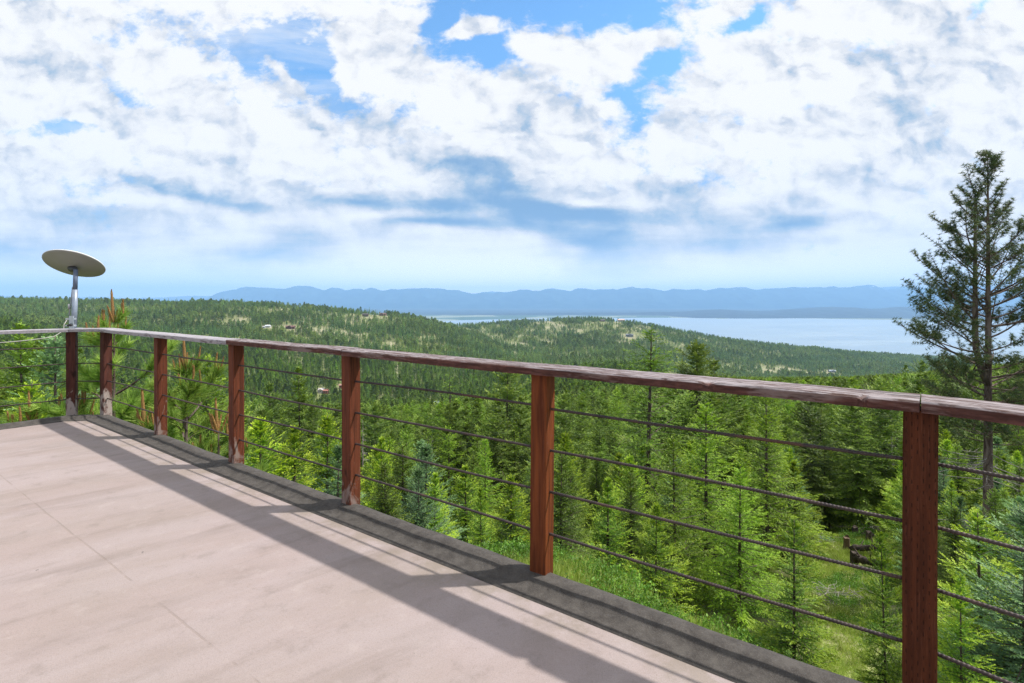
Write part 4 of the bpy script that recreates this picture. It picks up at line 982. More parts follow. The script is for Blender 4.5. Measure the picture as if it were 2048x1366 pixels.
def far_pine(name, seed, M, n=170, R0=0.2, z0=0.28, kl=0.10):
    rng = np.random.default_rng(seed); F = Foliage()
    t = rng.random(n) ** 0.8; z = z0 + (0.97 - z0) * t; r = R0 * np.sin(np.pi * np.clip(0.28 + 0.72 * t, 0, 1)) ** 0.7 * rng.random(n) ** 0.45; a = rng.uniform(0, 6.283, n)
    P = np.column_stack([r * np.cos(a), r * np.sin(a), z]); P += rng.normal(0, 0.012, P.shape)
    D = unit(np.column_stack([np.cos(a), np.sin(a), rng.uniform(-0.1, 0.8, n)]) + rng.normal(0, 0.4, (n, 3))); S = unit(np.cross(D, rng.normal(0, 1, (n, 3))))
    F.kites(P, D, S, kl * rng.uniform(0.6, 1.3, n), kl * 0.65, (rng.random(n) < 0.35).astype(int), 0.3)
    F.limb(np.array([[0, 0, -0.02], [0, 0, 0.5], [0, 0, 0.93]]), 0.016, 0.004, 2)
    return F.mesh(name, [M['leaf'], M['tip'], M['bark']])

def bark_mat(name, c1, c2, sc_=9):
    m, T, b = mat(name)
    P = T.new('ShaderNodeTexCoord').outputs['Object']
    n = T.noise(T.mapping(P, scale=(sc_, sc_, sc_ * 0.25)), 1.0, 6, 0.65, 0.5)
    T.put(b.inputs['Base Color'], T.mix(T.ss(n, 0.35, 0.65), c1, c2)); b.inputs['Roughness'].default_value = 0.9; b.inputs['Specular IOR Level'].default_value = 0.15
    T.l.new(T.bump(n, 0.9, 0.05), b.inputs['Normal'])
    return m
BK = bark_mat('conifer_bark', (0.045, 0.034, 0.028), (0.15, 0.12, 0.10))
BP = bark_mat('pine_bark', (0.060, 0.040, 0.034), (0.20, 0.155, 0.135), 6)
DEAD = bark_mat('bleached_dead_wood', (0.16, 0.145, 0.135), (0.36, 0.33, 0.31), 14)
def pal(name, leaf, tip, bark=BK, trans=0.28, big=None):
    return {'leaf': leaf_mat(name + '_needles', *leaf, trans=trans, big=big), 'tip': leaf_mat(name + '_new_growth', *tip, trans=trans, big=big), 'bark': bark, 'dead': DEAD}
M_FIR = pal('fir', ((0.083, 0.161, 0.018), (0.183, 0.277, 0.029)), ((0.183, 0.296, 0.025), (0.304, 0.403, 0.040)))
M_OLV = pal('olive_fir', ((0.088, 0.158, 0.026), (0.167, 0.259, 0.040)), ((0.177, 0.268, 0.040), (0.292, 0.379, 0.059)))
M_YNG = pal('young_fir', ((0.111, 0.240, 0.017), (0.216, 0.360, 0.028)), ((0.292, 0.440, 0.026), (0.431, 0.544, 0.040)), trans=0.30)
M_BLU = pal('blue_fir', ((0.086, 0.177, 0.080), (0.155, 0.262, 0.113)), ((0.172, 0.316, 0.113), (0.259, 0.416, 0.160)))
M_LAR = pal('larch', ((0.129, 0.256, 0.017), (0.215, 0.353, 0.026)), ((0.206, 0.346, 0.020), (0.295, 0.436, 0.032)), trans=0.34)
M_PIN = pal('pine', ((0.062, 0.116, 0.041), (0.124, 0.178, 0.057)), ((0.132, 0.175, 0.051), (0.209, 0.238, 0.078)), BP, 0.25)
M_SAP = pal('pine_sapling', ((0.144, 0.259, 0.037), (0.235, 0.353, 0.059)), ((0.252, 0.371, 0.059), (0.360, 0.467, 0.097)), BP, 0.35)
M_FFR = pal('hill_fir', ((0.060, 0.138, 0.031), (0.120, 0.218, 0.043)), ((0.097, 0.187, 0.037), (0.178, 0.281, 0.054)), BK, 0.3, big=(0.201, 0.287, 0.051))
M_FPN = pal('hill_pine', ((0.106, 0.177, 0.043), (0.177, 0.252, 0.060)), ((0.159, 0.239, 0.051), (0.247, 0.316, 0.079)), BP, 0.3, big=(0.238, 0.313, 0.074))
M_SHR = pal('shrub', ((0.065, 0.168, 0.016), (0.124, 0.252, 0.027)), ((0.130, 0.276, 0.023), (0.208, 0.348, 0.041)))

PR = {}
def protos():
    PR['fir_tall'] = [conifer('fir', 11, 14, 2.9, 0.10, 165, -12, 50, 0.16, 0.10, 0.46, 11, 7, 0.17, 0.060, 0.85, 0.04, 0.3, 0.22, M_FIR, dead=10),
                      conifer('fir', 12, 14, 2.4, 0.16, 150, -15, 45, 0.18, 0.12, 0.44, 11, 7, 0.17, 0.060, 0.80, 0.05, 0.35, 0.25, M_FIR, dead=14, thin=0.08)]
    PR['fir_olive'] = [conifer('fir', 21, 14, 3.0, 0.18, 140, -4, 55, 0.12, 0.14, 0.48, 11, 7, 0.17, 0.062, 0.62, 0.03, 0.4, 0.3, M_OLV, dead=18, thin=0.08, bulge=0.3),
                       conifer('fir', 22, 14, 2.5, 0.25, 130, 0, 50, 0.10, 0.12, 0.46, 11, 7, 0.17, 0.062, 0.65, 0.03, 0.4, 0.3, M_OLV, dead=20, thin=0.1, bulge=0.3)]
    PR['fir_young'] = [conifer('fir', 31, 6, 1.75, 0.03, 150, 0, 55, 0.08, 0.06, 0.30, 19, 7, 0.085, 0.034, 0.9, 0.0, 0.2, 0.42, M_YNG, bulge=0.08),
                       conifer('fir', 32, 6, 1.45, 0.04, 140, 4, 58, 0.08, 0.08, 0.28, 19, 7, 0.085, 0.034, 0.95, 0.0, 0.25, 0.40, M_YNG, bulge=0.08),
                       conifer('fir', 33, 6, 1.6, 0.04, 145, -4, 50, 0.08, 0.08, 0.30, 19, 7, 0.085, 0.034, 0.85, 0.0, 0.22, 0.30, M_FIR, bulge=0.08),
                       conifer('fir', 34, 6, 1.5, 0.04, 140, 0, 55, 0.08, 0.08, 0.28, 19, 7, 0.085, 0.034, 0.8, 0.0, 0.25, 0.35, M_BLU, bulge=0.1)]
    PR['fir_near'] = [conifer('fir', 35, 6, 1.6, 0.03, 120, -2, 50, 0.06, 0.05, 0.30, 19, 11, 0.075, 0.026, 0.85, 0.0, 0.2, 0.45, M_YNG, bulge=0.08),
                      conifer('fir', 36, 6, 1.7, 0.03, 120, -2, 50, 0.06, 0.05, 0.30, 19, 11, 0.075, 0.026, 0.85, 0.0, 0.2, 0.40, M_BLU, bulge=0.08)]
    PR['larch'] = [conifer('larch', 41, 15, 2.6, 0.14, 145, 4, 50, 0.16, 0.05, 0.40, 9, 7, 0.125, 0.040, 0.60, 0.30, 0.42, 0.35, M_LAR, thin=0.12, bulge=0.25),
                   conifer('larch', 42, 10, 2.2, 0.07, 170, 6, 55, 0.12, 0.05, 0.36, 12, 7, 0.11, 0.036, 0.75, 0.22, 0.3, 0.4, M_LAR, bulge=0.15)]
    PR['larch_thin'] = [conifer('larch', 45, 15, 1.35, 0.10, 70, -8, 40, 0.18, 0.05, 0.34, 9, 7, 0.13, 0.042, 0.40, 0.25, 0.5, 0.3, M_LAR, thin=0.15, bulge=0.3, dead=12)]
    c, t, _ = pine('pine', 61, 13, ([0, 0.3, 0.7, 1], [2.3, 2.0, 1.3, 0.3]), 0.35, 60, M_PIN, 0.17, 0, 50, needles=12, nl=0.2, nw=0.022, sub=6)
    PR['pine_mid'] = [(c, t)]
    PR['snag'] = [snag('snag', 71, 11, DEAD), snag('snag', 72, 12, DEAD)]
KIND = {'fir_tall': ('fir_tree', 'fir', 14), 'fir_olive': ('fir_tree', 'fir', 14), 'fir_young': ('young_fir', 'fir', 6), 'fir_near': ('young_fir', 'fir', 6), 'larch': ('larch_tree', 'larch', 15), 'larch_thin': ('larch_tree', 'larch', 15),
        'pine_mid': ('pine_tree', 'pine', 13), 'snag': ('dead_tree', 'dead tree', 11)}
PROTO_H = {('larch', 1): 10, ('snag', 1): 12}
def plant(kind, v, x, y, H, label, group, rng, wide=1.0, lean=0.0):
    cr, tr = PR[kind][v % len(PR[kind])]; nm, cat, H0 = KIND[kind]; H0 = PROTO_H.get((kind, v % len(PR[kind])), H0)
    z = float(ground(x, y)) - 0.05; s = H / H0
    t = thing(nm, label, cat, (x, y, z), rng.uniform(0, 6.28), group)
    t.rotation_euler = (rng.normal(0, 0.012) + lean, rng.normal(0, 0.012), t.rotation_euler[2])
    t.scale = (s * wide, s * wide, s)
    link('trunk', tr, t); link('crown' if kind != 'snag' else 'branches', cr, t)
    return t
POST_NAMES = ['first', 'second', 'third', 'fourth', 'fifth', 'sixth', 'seventh']
POST_PX = [144, 214, 321, 474, 700, 1088, 1862]
def where(px):
    if px < 133: return 'left of the dish mast post'
    if px > 1897: return 'right of the last post'
    for i in range(6):
        if px < POST_PX[i + 1]: return f'between {POST_NAMES[i]} and {POST_NAMES[i + 1]} posts'
    return 'beside the last post'
ZONES = 1
# deliberate trees: (kind, variant, column, top row, depth, width factor, label)
HERO = [('larch', 0, 1293, 655, 33, 1.55, 'tall larch with a bushy tip standing above the cap board, right of the sixth post'),
        ('fir_olive', 0, 1392, 686, 46, 1.5, 'olive fir whose top clears the cap board just right of the tallest larch'),
        ('fir_olive', 1, 1437, 722, 50, 1.3, 'shorter olive fir with ragged tip beside the one that clears the cap board'),
        ('fir_olive', 0, 1012, 728, 48, 1.35, 'broad olive fir under the cap board just left of the sixth post'),
        ('larch_thin', 0, 903, 742, 52, 0.95, 'thin spire of a larch halfway between the fifth and sixth posts'),
        ('fir_tall', 0, 602, 733, 44, 1.0, 'dark fir with a long bare trunk left of the fifth post'),
        ('fir_olive', 1, 545, 768, 60, 1.1, 'wide olive fir just right of the fourth post'),
        ('fir_young', 2, 415, 712, 19, 1.1, 'bright leafy fir rising behind the pine sapling near the fourth post'),
        ('larch', 1, 1412, 800, 21, 1.25, 'lime green young larch in front of the olive firs'),
        ('larch', 1, 1352, 868, 18, 1.15, 'lime green young larch lower and left of a larger lime one'),
        ('larch', 1, 1535, 765, 27, 1.0, 'tall feathery lime larch at the left edge of the clearing'),
        ('larch', 1, 1478, 930, 17, 1.2, 'dense dark lime larch touching the grass slope edge'),
        ('fir_tall', 1, 1640, 775, 50, 1.0, 'dark fir at the far edge of the clearing, left one of two'),
        ('fir_tall', 0, 1717, 790, 55, 0.95, 'dark fir at the far edge of the clearing, right one of two'),
        ('snag', 0, 1787, 800, 44, 1.0, 'grey dead tree with fine bare twigs behind the clearing'),
        ('snag', 1, 1150, 920, 52, 1.0, 'leafless grey tree just right of the sixth post'),
        ('snag', 0, 1205, 880, 60, 1.0, 'leafless grey tree in shade between larch and sixth post'),
        ('snag', 1, 935, 855, 60, 1.0, 'slim leafless tree near the thin larch spire'),
        ('fir_young', 0, 1131, 865, 24, 1.0, 'bright narrow fir touching the right side of the sixth post'),
        ('fir_young', 1, 1216, 955, 17.5, 1.3, 'bushy pale fir above the grass slope right of the sixth post'),
        ('fir_young', 2, 1262, 938, 20, 1.0, 'pointed fir behind the bushy pale fir near the grass slope'),
        ('fir_young', 0, 1310, 1005, 14.5, 1.0, 'small bright fir at the upper end of the grass slope'),
        ('fir_young', 0, 1022, 950, 17, 1.25, 'full bright fir just left of the sixth post, above the grass'),
        ('fir_young', 1, 932, 930, 19, 1.35, 'pale fresh green fir between fifth and sixth posts, touching the grass'),
        ('fir_young', 1, 858, 945, 22, 1.2, 'pointed green fir just behind the deck edge right of the fifth post'),
        ('fir_young', 2, 795, 930, 24, 1.1, 'deep green fir close to the right side of the fifth post'),
        ('fir_young', 0, 752, 890, 27, 1.2, 'rounded light fir right against the fifth post'),
        ('fir_young', 0, 655, 830, 21, 1.2, 'full fir filling the lower gap left of the fifth post'),
        ('fir_young', 1, 590, 850, 18, 1.25, 'bright fir in the middle of the gap between the fourth and fifth posts'),
        ('fir_young', 0, 525, 835, 17, 1.3, 'leafy fir directly right of the fourth post'),
        ('fir_near', 0, 1588, 1035, 10.5, 1.0, 'bright near fir left of the clearing, above the grass slope'),
        ('fir_near', 0, 1775, 1060, 9.5, 0.62, 'spindly near fir directly left of the last post'),
        ('fir_near', 0, 1965, 1020, 9.0, 1.15, 'near bright fir at the foot of the big pine, right of the last post'),
        ('fir_near', 1, 2052, 985, 8.0, 1.2, 'bluish near fir at the right edge of the picture'),
        ('fir_near', 0, 1925, 1150, 7.6, 0.8, 'small near fir low beside the last post'),
        ('fir_tall', 0, 48, 645, 15, 1.1, 'dark fir with its tip level with the cap board left of the dish'),
        ('fir_tall', 1, -15, 700, 13, 1.2, 'dark fir cut by the left edge of the picture'),
        ('fir_near', 1, 112, 668, 11.5, 1.0, 'pale bluish fir with fresh shoots just left of the dish post'),
        ('fir_near', 0, 60, 760, 10, 1.0, 'bright fir low behind the rods left of the dish post'),
        ('fir_olive', 0, 1842, 722, 110, 1.0, 'tall olive fir standing over the treeline left of the big pine'),
        ('fir_tall', 0, 1812, 730, 105, 0.9, 'dark fir in the treeline just left of the tall olive one'),
        ('pine_mid', 0, 1905, 728, 70, 1.1, 'open crowned pine behind the left side of the big pine')]
def build_trees():
    protos(); rng = np.random.default_rng(77); placed = []
    for (k, v, px, row, d, wide, lab) in HERO:
        x, y = px_xy(px, d); top = HC - (row - HZ) / FPX * d; H = top - float(ground(x, y))
        if H < 1.2: H = 1.2
        plant(k, v, x, y, H, lab, 'conifers on the slope below the deck', rng, wide); placed.append((x, y, 1.2 * H / 10 + 0.5))
    # the rest of the near wood: one tree at a time, spaced out, kept below the sight lines of the photograph
    n = 0; tries = 0; used = {}
    envn_x = [-100, 0, 150, 300, 480, 700, 900, 1100, 1250, 1450, 1600, 1800, 2048]
    envn = [700, 760, 800, 860, 850, 860, 890, 890, 915, 880, 960, 1010, 960]
    envf_x = [-100, 0, 150, 300, 500, 600, 750, 900, 1000, 1150, 1300, 1400, 1550, 1700, 1850, 1950, 2048]
    envf = [640, 652, 700, 770, 790, 800, 805, 800, 790, 785, 768, 756, 756, 755, 745, 730, 722]
    cand = []
    while len(cand) < 16000:
        d = 9.5 + (130 - 9.5) * rng.random() ** 0.62; px = rng.uniform(-130, 2180); cand.append((d, px))
    cand.sort()
    pa = [(a, b, c) for a, b, c in placed]
    for d, px in cand:
        if n >= 255: break
        x, y = px_xy(px, d); z = float(ground(x, y))
        if near_clear(np.array([x]), np.array([y]))[0] > 0.25: continue
        if px < 460 and d < 14: continue
        if 800 < px < 1560 and d < 11.5: continue
        if d < 40 and any(abs(px - h[2]) < 34 and d < h[4] and h[4] < 62 and h[3] > 700 for h in HERO[2:14]): continue
        if 1585 < px < 1820 and d < 27: continue
        if rng.random() < 0.25 + 0.5 * float(fbm(x / 14, y / 14, 2, 91) < 0.42): continue
        gap = (1.7 + d * 0.045) * rng.uniform(0.7, 1.35)
        if any((x - a) ** 2 + (y - b) ** 2 < (gap * 0.5 + c * 0.6) ** 2 for a, b, c in pa): continue
        f = np.clip((d - 20) / 35, 0, 1); er = np.interp(px, envn_x, envn) * (1 - f) + np.interp(px, envf_x, envf) * f
        H = rng.uniform(2.6, 7.6) if d < 20 else rng.uniform(5.5, 12) if d < 45 else rng.uniform(10, 19)
        Hm = HC - (er + rng.exponential(14) - HZ) / FPX * d - z
        H = min(H, Hm)
        if H < 2.2: continue
        u = rng.random()
        if H < 7.5: kind = 'fir_young' if u < 0.93 else 'larch'; v = rng.choice([0, 1, 2, 2, 3]) if kind == 'fir_young' else 1
        elif px > 1250 and u < 0.16: kind, v = 'larch', 1 if H < 11 else 0
        elif u < 0.08: kind, v = 'larch', 0
        elif u < 0.16: kind, v = 'snag', rng.integers(0, 2)
        elif u < 0.22: kind, v = 'pine_mid', 0
        elif u < 0.62: kind, v = 'fir_tall', rng.integers(0, 2)
        else: kind, v = 'fir_olive', rng.integers(0, 2)
        size = 'small' if H < 4.5 else 'half-grown' if H < 8 else 'tall'
        look = {'fir_young': ('bright green fir', 'fresh green fir', 'deep green fir', 'bluish green fir')[int(v) % 4], 'fir_tall': 'dark green fir', 'fir_olive': 'olive green fir', 'larch': 'lime green larch', 'snag': 'bare grey dead tree', 'pine_mid': 'round crowned pine'}[kind]
        zone = 'close below the deck' if d < 20 else 'on the near slope' if d < 45 else 'farther down the slope'
        lab = f'{size} {look} {zone}, {where(px)}'.replace('behind the gap between the', 'behind the')
        plant(kind, int(v), x, y, H, lab, f'{look}s {zone}', rng, rng.uniform(0.9, 1.2)); pa.append((x, y, 0.5)); n += 1
    return d
def build_big_pine():
    d = 20.0; x, y = px_xy(1976, d); z = float(ground(x, y)) - 0.1; H = HC - (308 - HZ) / FPX * d - z
    prof = ([0, 0.08, 0.19, 0.34, 0.48, 0.63, 0.80, 0.92, 1], [1.5, 2.3, 3.1, 2.9, 2.9, 2.1, 1.2, 0.85, 0.35])
    cr, tr, _ = pine('pine', 5, H, prof, 0.32, 120, M_PIN, 0.19, 8, 62, 0.32, 0.075, 20, 0.15, 0.0125, 13, second=(H * 0.46, (-0.44, 0.1), 0.93), spread=1.0, follow=0.35, subl=0.42, s_main=0.72, s_sub=0.60)
    t = thing('pine_tree', 'tall ponderosa pine with two parallel stems towering over the right end of the railing', 'pine', (x, y, z))
    link('trunk', tr, t); link('crown', cr, t)
    rng = np.random.default_rng(9); F = Foliage()
    for i in range(26):
        zz = rng.uniform(2.2, 5.6); az = rng.uniform(0, 6.28); L = rng.uniform(0.8, 2.4); h = np.array([math.cos(az), math.sin(az), 0]); s = np.linspace(0, 1, 7)[:, None]
        P = np.array([0, 0, zz]) + h * L * s + np.array([0, 0, 1.0]) * (-0.3 * L * s + 0.12 * L * s ** 2) + np.cumsum(rng.normal(0, 0.035, (7, 3)), 0) * s
        F.limb(P, 0.022, 0.005, 0, 4)
        for q in range(5):
            b = P[rng.integers(2, 7)]; dd = unit(h + rng.normal(0, 0.7, 3)); F.limb(b + np.outer([0, .5, 1], dd) * rng.uniform(.2, .6), 0.008, 0.003, 0)
    link('dead_branches', F.mesh('dead_branches', [DEAD]), t)
def candle_mesh(name, L, r, mtl, seed):
    rng = np.random.default_rng(seed); mb = MB(); k = 9; s = np.linspace(0, 1, k)
    P = np.column_stack([0.05 * L * np.sin(s * 2 + seed), 0.04 * L * s ** 2, s * L]); rad = r * (0.75 + 0.35 * np.sin(np.pi * s ** 0.7)) * (1 - 0.35 * s); rad[-1] *= 0.35
    mb.tube(P, rad, 9)
    V = [np.vstack(mb.v)]; f4 = [np.vstack(mb.f4)]; f3 = [np.vstack(mb.f3)]; n0 = len(V[0])
    n = int(60 * L / 0.2); t = rng.uniform(0.05, 0.98, n); a = rng.uniform(0, 6.283, n); c = np.column_stack([np.interp(t, s, P[:, 0]), np.interp(t, s, P[:, 1]), t * L]); rr = np.interp(t, s, rad)[:, None]
    o = np.column_stack([np.cos(a), np.sin(a), np.zeros(n)]); D = unit(o * 0.5 + [0, 0, 1]); S = np.column_stack([-np.sin(a), np.cos(a), np.zeros(n)])
    b = c + o * rr * 0.9; w = np.stack([b + S * 0.004, b + D * 0.022, b - S * 0.004], 1).reshape(-1, 3)
    V.append(w); f3.append(np.arange(n * 3).reshape(-1, 3) + n0)
    return np_mesh(name, np.vstack(V), np.vstack(f4), np.vstack(f3), mats=[mtl])
def build_saplings():
    cm, T, b = mat('orange_shoots'); P = T.new('ShaderNodeTexCoord').outputs['Object']; n = T.noise(P, 60, 3, .6)
    T.put(b.inputs['Base Color'], T.mix(T.ss(n, .35, .65), (0.20, 0.095, 0.028), (0.34, 0.19, 0.06))); b.inputs['Roughness'].default_value = .7
    cms = [candle_mesh('shoot', L, r, cm, i) for i, (L, r) in enumerate(((0.58, 0.026), (0.30, 0.019), (0.17, 0.015)))]
    specs = [(228, 640, 8.6, 1.35, 101, 15, 'long-needled pine sapling with a crown of upright orange shoots beside the dish'),
             (372, 735, 8.3, 1.25, 102, 15, 'second long-needled pine sapling behind the gap between the third and fourth posts'),
             (62, 835, 7.9, 1.05, 103, 13, 'low long-needled pine sapling left of the dish post'),
             (436, 860, 7.0, 0.95, 104, 12, 'low long-needled pine sapling leaning to the left of the fourth post'),
             (290, 850, 7.6, 1.0, 105, 12, 'small pine sapling tucked between the second and third posts'),
             (150, 815, 8.6, 0.8, 106, 12, 'pine sapling behind the dish post, mostly hidden by it')]
    for (px, row, d, Rw, seed, nb, lab) in specs:
        x, y = px_xy(px, d); z = float(ground(x, y)) - 0.1; top = HC - (row - HZ) / FPX * d; H = top - z
        prof = ([0, 0.25, 0.6, 0.85, 1], [1.1 * Rw, 1.25 * Rw, 0.90 * Rw, 0.42 * Rw, 0.12])
        cr, tr, tips = pine('pine', seed, H, prof, 0.12, int(nb * H / 2.6), M_SAP, 0.05, 6, 46, 0.32, 0.032, 22, 0.22, 0.013, 5, spread=0.60, follow=0.70, subl=0.4)
        t = thing('pine_sapling', lab, 'pine sapling', (x, y, z), 0, 'long-needled pine saplings along the corner of the deck')
        link('trunk', tr, t); link('crown', cr, t)
        rng = np.random.default_rng(seed); tips = sorted(tips, key=lambda q: -q[0][2])
        ups = [(np.array([0, 0, H - 0.02]), np.array([0, 0, 1.0]), 0)] + [(np.array([math.cos(a) * 0.03, math.sin(a) * 0.03, H - 0.04]), unit(np.array([math.cos(a) * 0.38, math.sin(a) * 0.38, 1.0])), 1) for a in (0.3, 1.7, 3.1, 4.6)]
        near = [q for q in tips if q[0][1] < 0.5 or q[0][2] > H * 0.6]
        for (p, dr) in near[:15]:
            ups.append((p, unit(np.array(dr) * 0.25 + np.array([0, 0, 1.0]) + rng.normal(0, 0.1, 3)), 1 if rng.random() < 0.45 else 2))
        for (p, dr, c) in ups:
            o = link('shoot', cms[c], t); o.location = Vector(p); o.rotation_euler = Vector(dr).to_track_quat('Z', 'Y').to_euler()
            s = rng.uniform(0.75, 1.1); o.scale = (s, s, s)

# ------------------------------------------------------------------ the forest on the hills (past counting)
def gn_scatter(obj, kinds):
    """Instances on the points of obj: attribute 'kind' picks the plant, 'turn' and 'size' set it."""
    ng = bpy.data.node_groups.new('scatter', 'GeometryNodeTree')
    ng.interface.new_socket('Geometry', in_out='INPUT', socket_type='NodeSocketGeometry'); ng.interface.new_socket('Geometry', in_out='OUTPUT', socket_type='NodeSocketGeometry')
    N = ng.nodes; L = ng.links; gi = N.new('NodeGroupInput'); go = N.new('NodeGroupOutput'); jn = N.new('GeometryNodeJoinGeometry')
    def attr(nm, typ): a = N.new('GeometryNodeInputNamedAttribute'); a.data_type = typ; a.inputs[0].default_value = nm; return a.outputs[0]
    size = attr('size', 'FLOAT_VECTOR'); turn = attr('turn', 'FLOAT_VECTOR'); kind = attr('kind', 'INT')
    for k, src in enumerate(kinds):
        oi = N.new('GeometryNodeObjectInfo'); oi.inputs['Object'].default_value = src; oi.inputs['As Instance'].default_value = True; oi.transform_space = 'ORIGINAL'
        ip = N.new('GeometryNodeInstanceOnPoints'); cp = N.new('FunctionNodeCompare'); cp.data_type = 'INT'; cp.operation = 'EQUAL'
        L.new(kind, cp.inputs[2]); cp.inputs[3].default_value = k
        L.new(gi.outputs[0], ip.inputs['Points']); L.new(cp.outputs[0], ip.inputs['Selection']); L.new(oi.outputs['Geometry'], ip.inputs['Instance'])
        e2 = N.new('FunctionNodeEulerToRotation'); L.new(turn, e2.inputs[0]); L.new(e2.outputs[0], ip.inputs['Rotation']); L.new(size, ip.inputs['Scale'])
        L.new(ip.outputs[0], jn.inputs[0])
    L.new(jn.outputs[0], go.inputs[0])
    md = obj.modifiers.new('scatter', 'NODES'); md.node_group = ng
def point_object(name, P, kind, turn, size):
    me = bpy.data.meshes.new(name); me.vertices.add(len(P)); me.vertices.foreach_set('co', np.asarray(P, np.float32).ravel())
    a = me.attributes.new('kind', 'INT', 'POINT'); a.data.foreach_set('value', kind.astype(np.int32))
    a = me.attributes.new('turn', 'FLOAT_VECTOR', 'POINT'); a.data.foreach_set('vector', turn.astype(np.float32).ravel())
    a = me.attributes.new('size', 'FLOAT_VECTOR', 'POINT'); a.data.foreach_set('vector', size.astype(np.float32).ravel())
    me.update(); return link(name, me)
def source(me):
    return bpy.data.objects.new(me.name, me)              # shape source for instances
def build_forest(d_start):
    rng = np.random.default_rng(5)
    def mid(nm, seed, M, shape):
        me, _ = conifer(nm, seed, 1.0, 0.17, 0.10, 95, -12, 48, 0.16, 0.10, 0.040, 60, 3, 0.040, 0.015, shape, 0.04, 0.35, 0.25, M, limbs=False, bulge=0.2); return me
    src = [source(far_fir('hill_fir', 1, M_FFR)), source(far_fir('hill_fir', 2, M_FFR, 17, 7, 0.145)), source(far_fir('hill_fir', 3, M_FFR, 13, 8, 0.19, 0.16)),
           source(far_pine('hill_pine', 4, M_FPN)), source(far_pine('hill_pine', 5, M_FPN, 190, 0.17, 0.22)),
           source(mid('hill_fir', 6, M_FIR, 0.85)), source(mid('hill_fir', 7, M_OLV, 0.65)), source(far_pine('hill_pine', 8, M_OLV, 900, 0.17, 0.2, 0.055)), source(mid('hill_larch', 9, M_LAR, 0.7)),
           source(PR['fir_tall'][0][0]), source(PR['fir_tall'][1][0]), source(PR['fir_olive'][0][0]), source(PR['fir_olive'][1][0]), source(PR['larch'][0][0])]
    n = 520000
    d = np.sqrt(rng.uniform((d_start * 0.86) ** 2, 3650.0 ** 2, n)); px = rng.uniform(-160, 2220, n)
    nn = 30000
    d = np.concatenate([d, np.sqrt(rng.uniform((d_start * 0.86) ** 2, 620.0 ** 2, nn))]); px = np.concatenate([px, rng.uniform(-160, 2220, nn)])
    x, y = px_xy(px, d); z = ground(x, y); H = rng.uniform(8, 19, len(d)) * np.where(rng.random(len(d)) < 0.12, 1.25, 1.0)
    H = np.where((px > 1330) & (d < 460), rng.uniform(14, 25, len(d)), H)
    H = np.where(d > 700, H * 1.38, H)
    cl = clearing(x, y, z)
    # visibility from the deck: the highest ground between here and there
    gd = np.exp(np.linspace(math.log(20), math.log(3700), 260)); gp = np.arange(-200, 2260, 15.0)
    GP, GD = np.meshgrid(gp, gd, indexing='ij'); GX, GY = px_xy(GP, GD); GR = HZ - (ground(GX, GY) - HC) * FPX / GD
    GM = np.minimum.accumulate(GR, axis=1)
    i = np.clip(((px - gp[0]) / 15).astype(int), 0, len(gp) - 1); j = np.clip(np.searchsorted(gd, d * 0.985) - 1, 0, len(gd) - 1)
    toprow = HZ - (z + H * 1.05 - HC) * FPX / d
    vis = toprow < GM[i, j] + 3
    keep = vis & (rng.random(len(d)) > cl * 0.955) & (z > LAKE_Z + 4)
    # sight lines kept open over the near wood
    envf_x = [-100, 0, 150, 300, 500, 600, 750, 900, 1000, 1150, 1300, 1400, 1550, 1700, 1850, 1950, 2048]
    envf = [640, 650, 690, 760, 790, 800, 805, 795, 785, 770, 757, 752, 753, 752, 742, 728, 722]
    er = np.interp(px, envf_x, envf) + rng.exponential(9, len(d)); near = (d < 330) | ((px > 1330) & (d < 1300))
    Hm = HC - (er - HZ) * d / FPX - z
    H = np.where(near, np.minimum(H, np.maximum(Hm, 0)), H); keep &= H > 4.5
    # closed stands and thin stands
    dens = 0.56 + 0.5 * (fbm(x / 90, y / 90, 3, 51) - 0.5) * 2
    dryup = np.clip((d - 1100) / 700, 0, 1) * np.clip(fbm(x / 240, y / 240, 3, 61) * 2.2 - 0.75, 0, 1)
    keep &= rng.random(len(d)) < np.clip((dens - 0.35 * dryup) * np.where(d > 700, 0.68, 1.0), 0.06, 1)
    for (hp, hr, hw, hd) in HOUSES:
        tr_ = HZ - (z + H - HC) * FPX / d
        keep &= ~((np.abs(px - hp) < hw) & (d < hd + 12) & (d > hd * 0.86) & (tr_ < hr - 1) & (HZ - (z - HC) * FPX / d > hr - 40))
    x, y, z, H, d, px = [q[keep] for q in (x, y, z, H, d, px)]
    m = len(x); pine_f = np.clip(fbm(x / 160, y / 160, 3, 71) * 1.8 - 0.62 + np.where(px < 700, 0.10, -0.10), 0.04, 0.85)
    isp = rng.random(m) < pine_f; u = rng.integers(0, 3, m)
    kind = np.where(isp, 3 + (u > 0), u); nearm = d < 1100
    kn = np.where(isp, 7, np.where(u == 0, 6, 5)); kn = np.where(rng.random(m) < 0.12, 8, kn); kind = np.where(nearm, kn, kind)
    kc = np.array([9, 10, 11, 12, 13])[np.minimum((rng.random(m) ** 1.2 * 5).astype(int), 4)]; kind = np.where(d < 360, kc, kind)
    turn = np.column_stack([rng.normal(0, .02, m), rng.normal(0, .02, m), rng.uniform(0, 6.28, m)])
    Hs = np.where(d < 360, np.where(kind == 13, H / 15, H / 14), H); w = Hs * rng.uniform(0.85, 1.2, m) * np.where(d > 700, 0.9, 1.0); H = Hs; size = np.column_stack([w, w, H])
    o = point_object('forest', np.column_stack([x, y, z - 0.2]), kind, turn, size); gn_scatter(o, src)
    tag(o, 'endless conifer forest covering the valley and hills down to the lake', None, None, 'stuff')

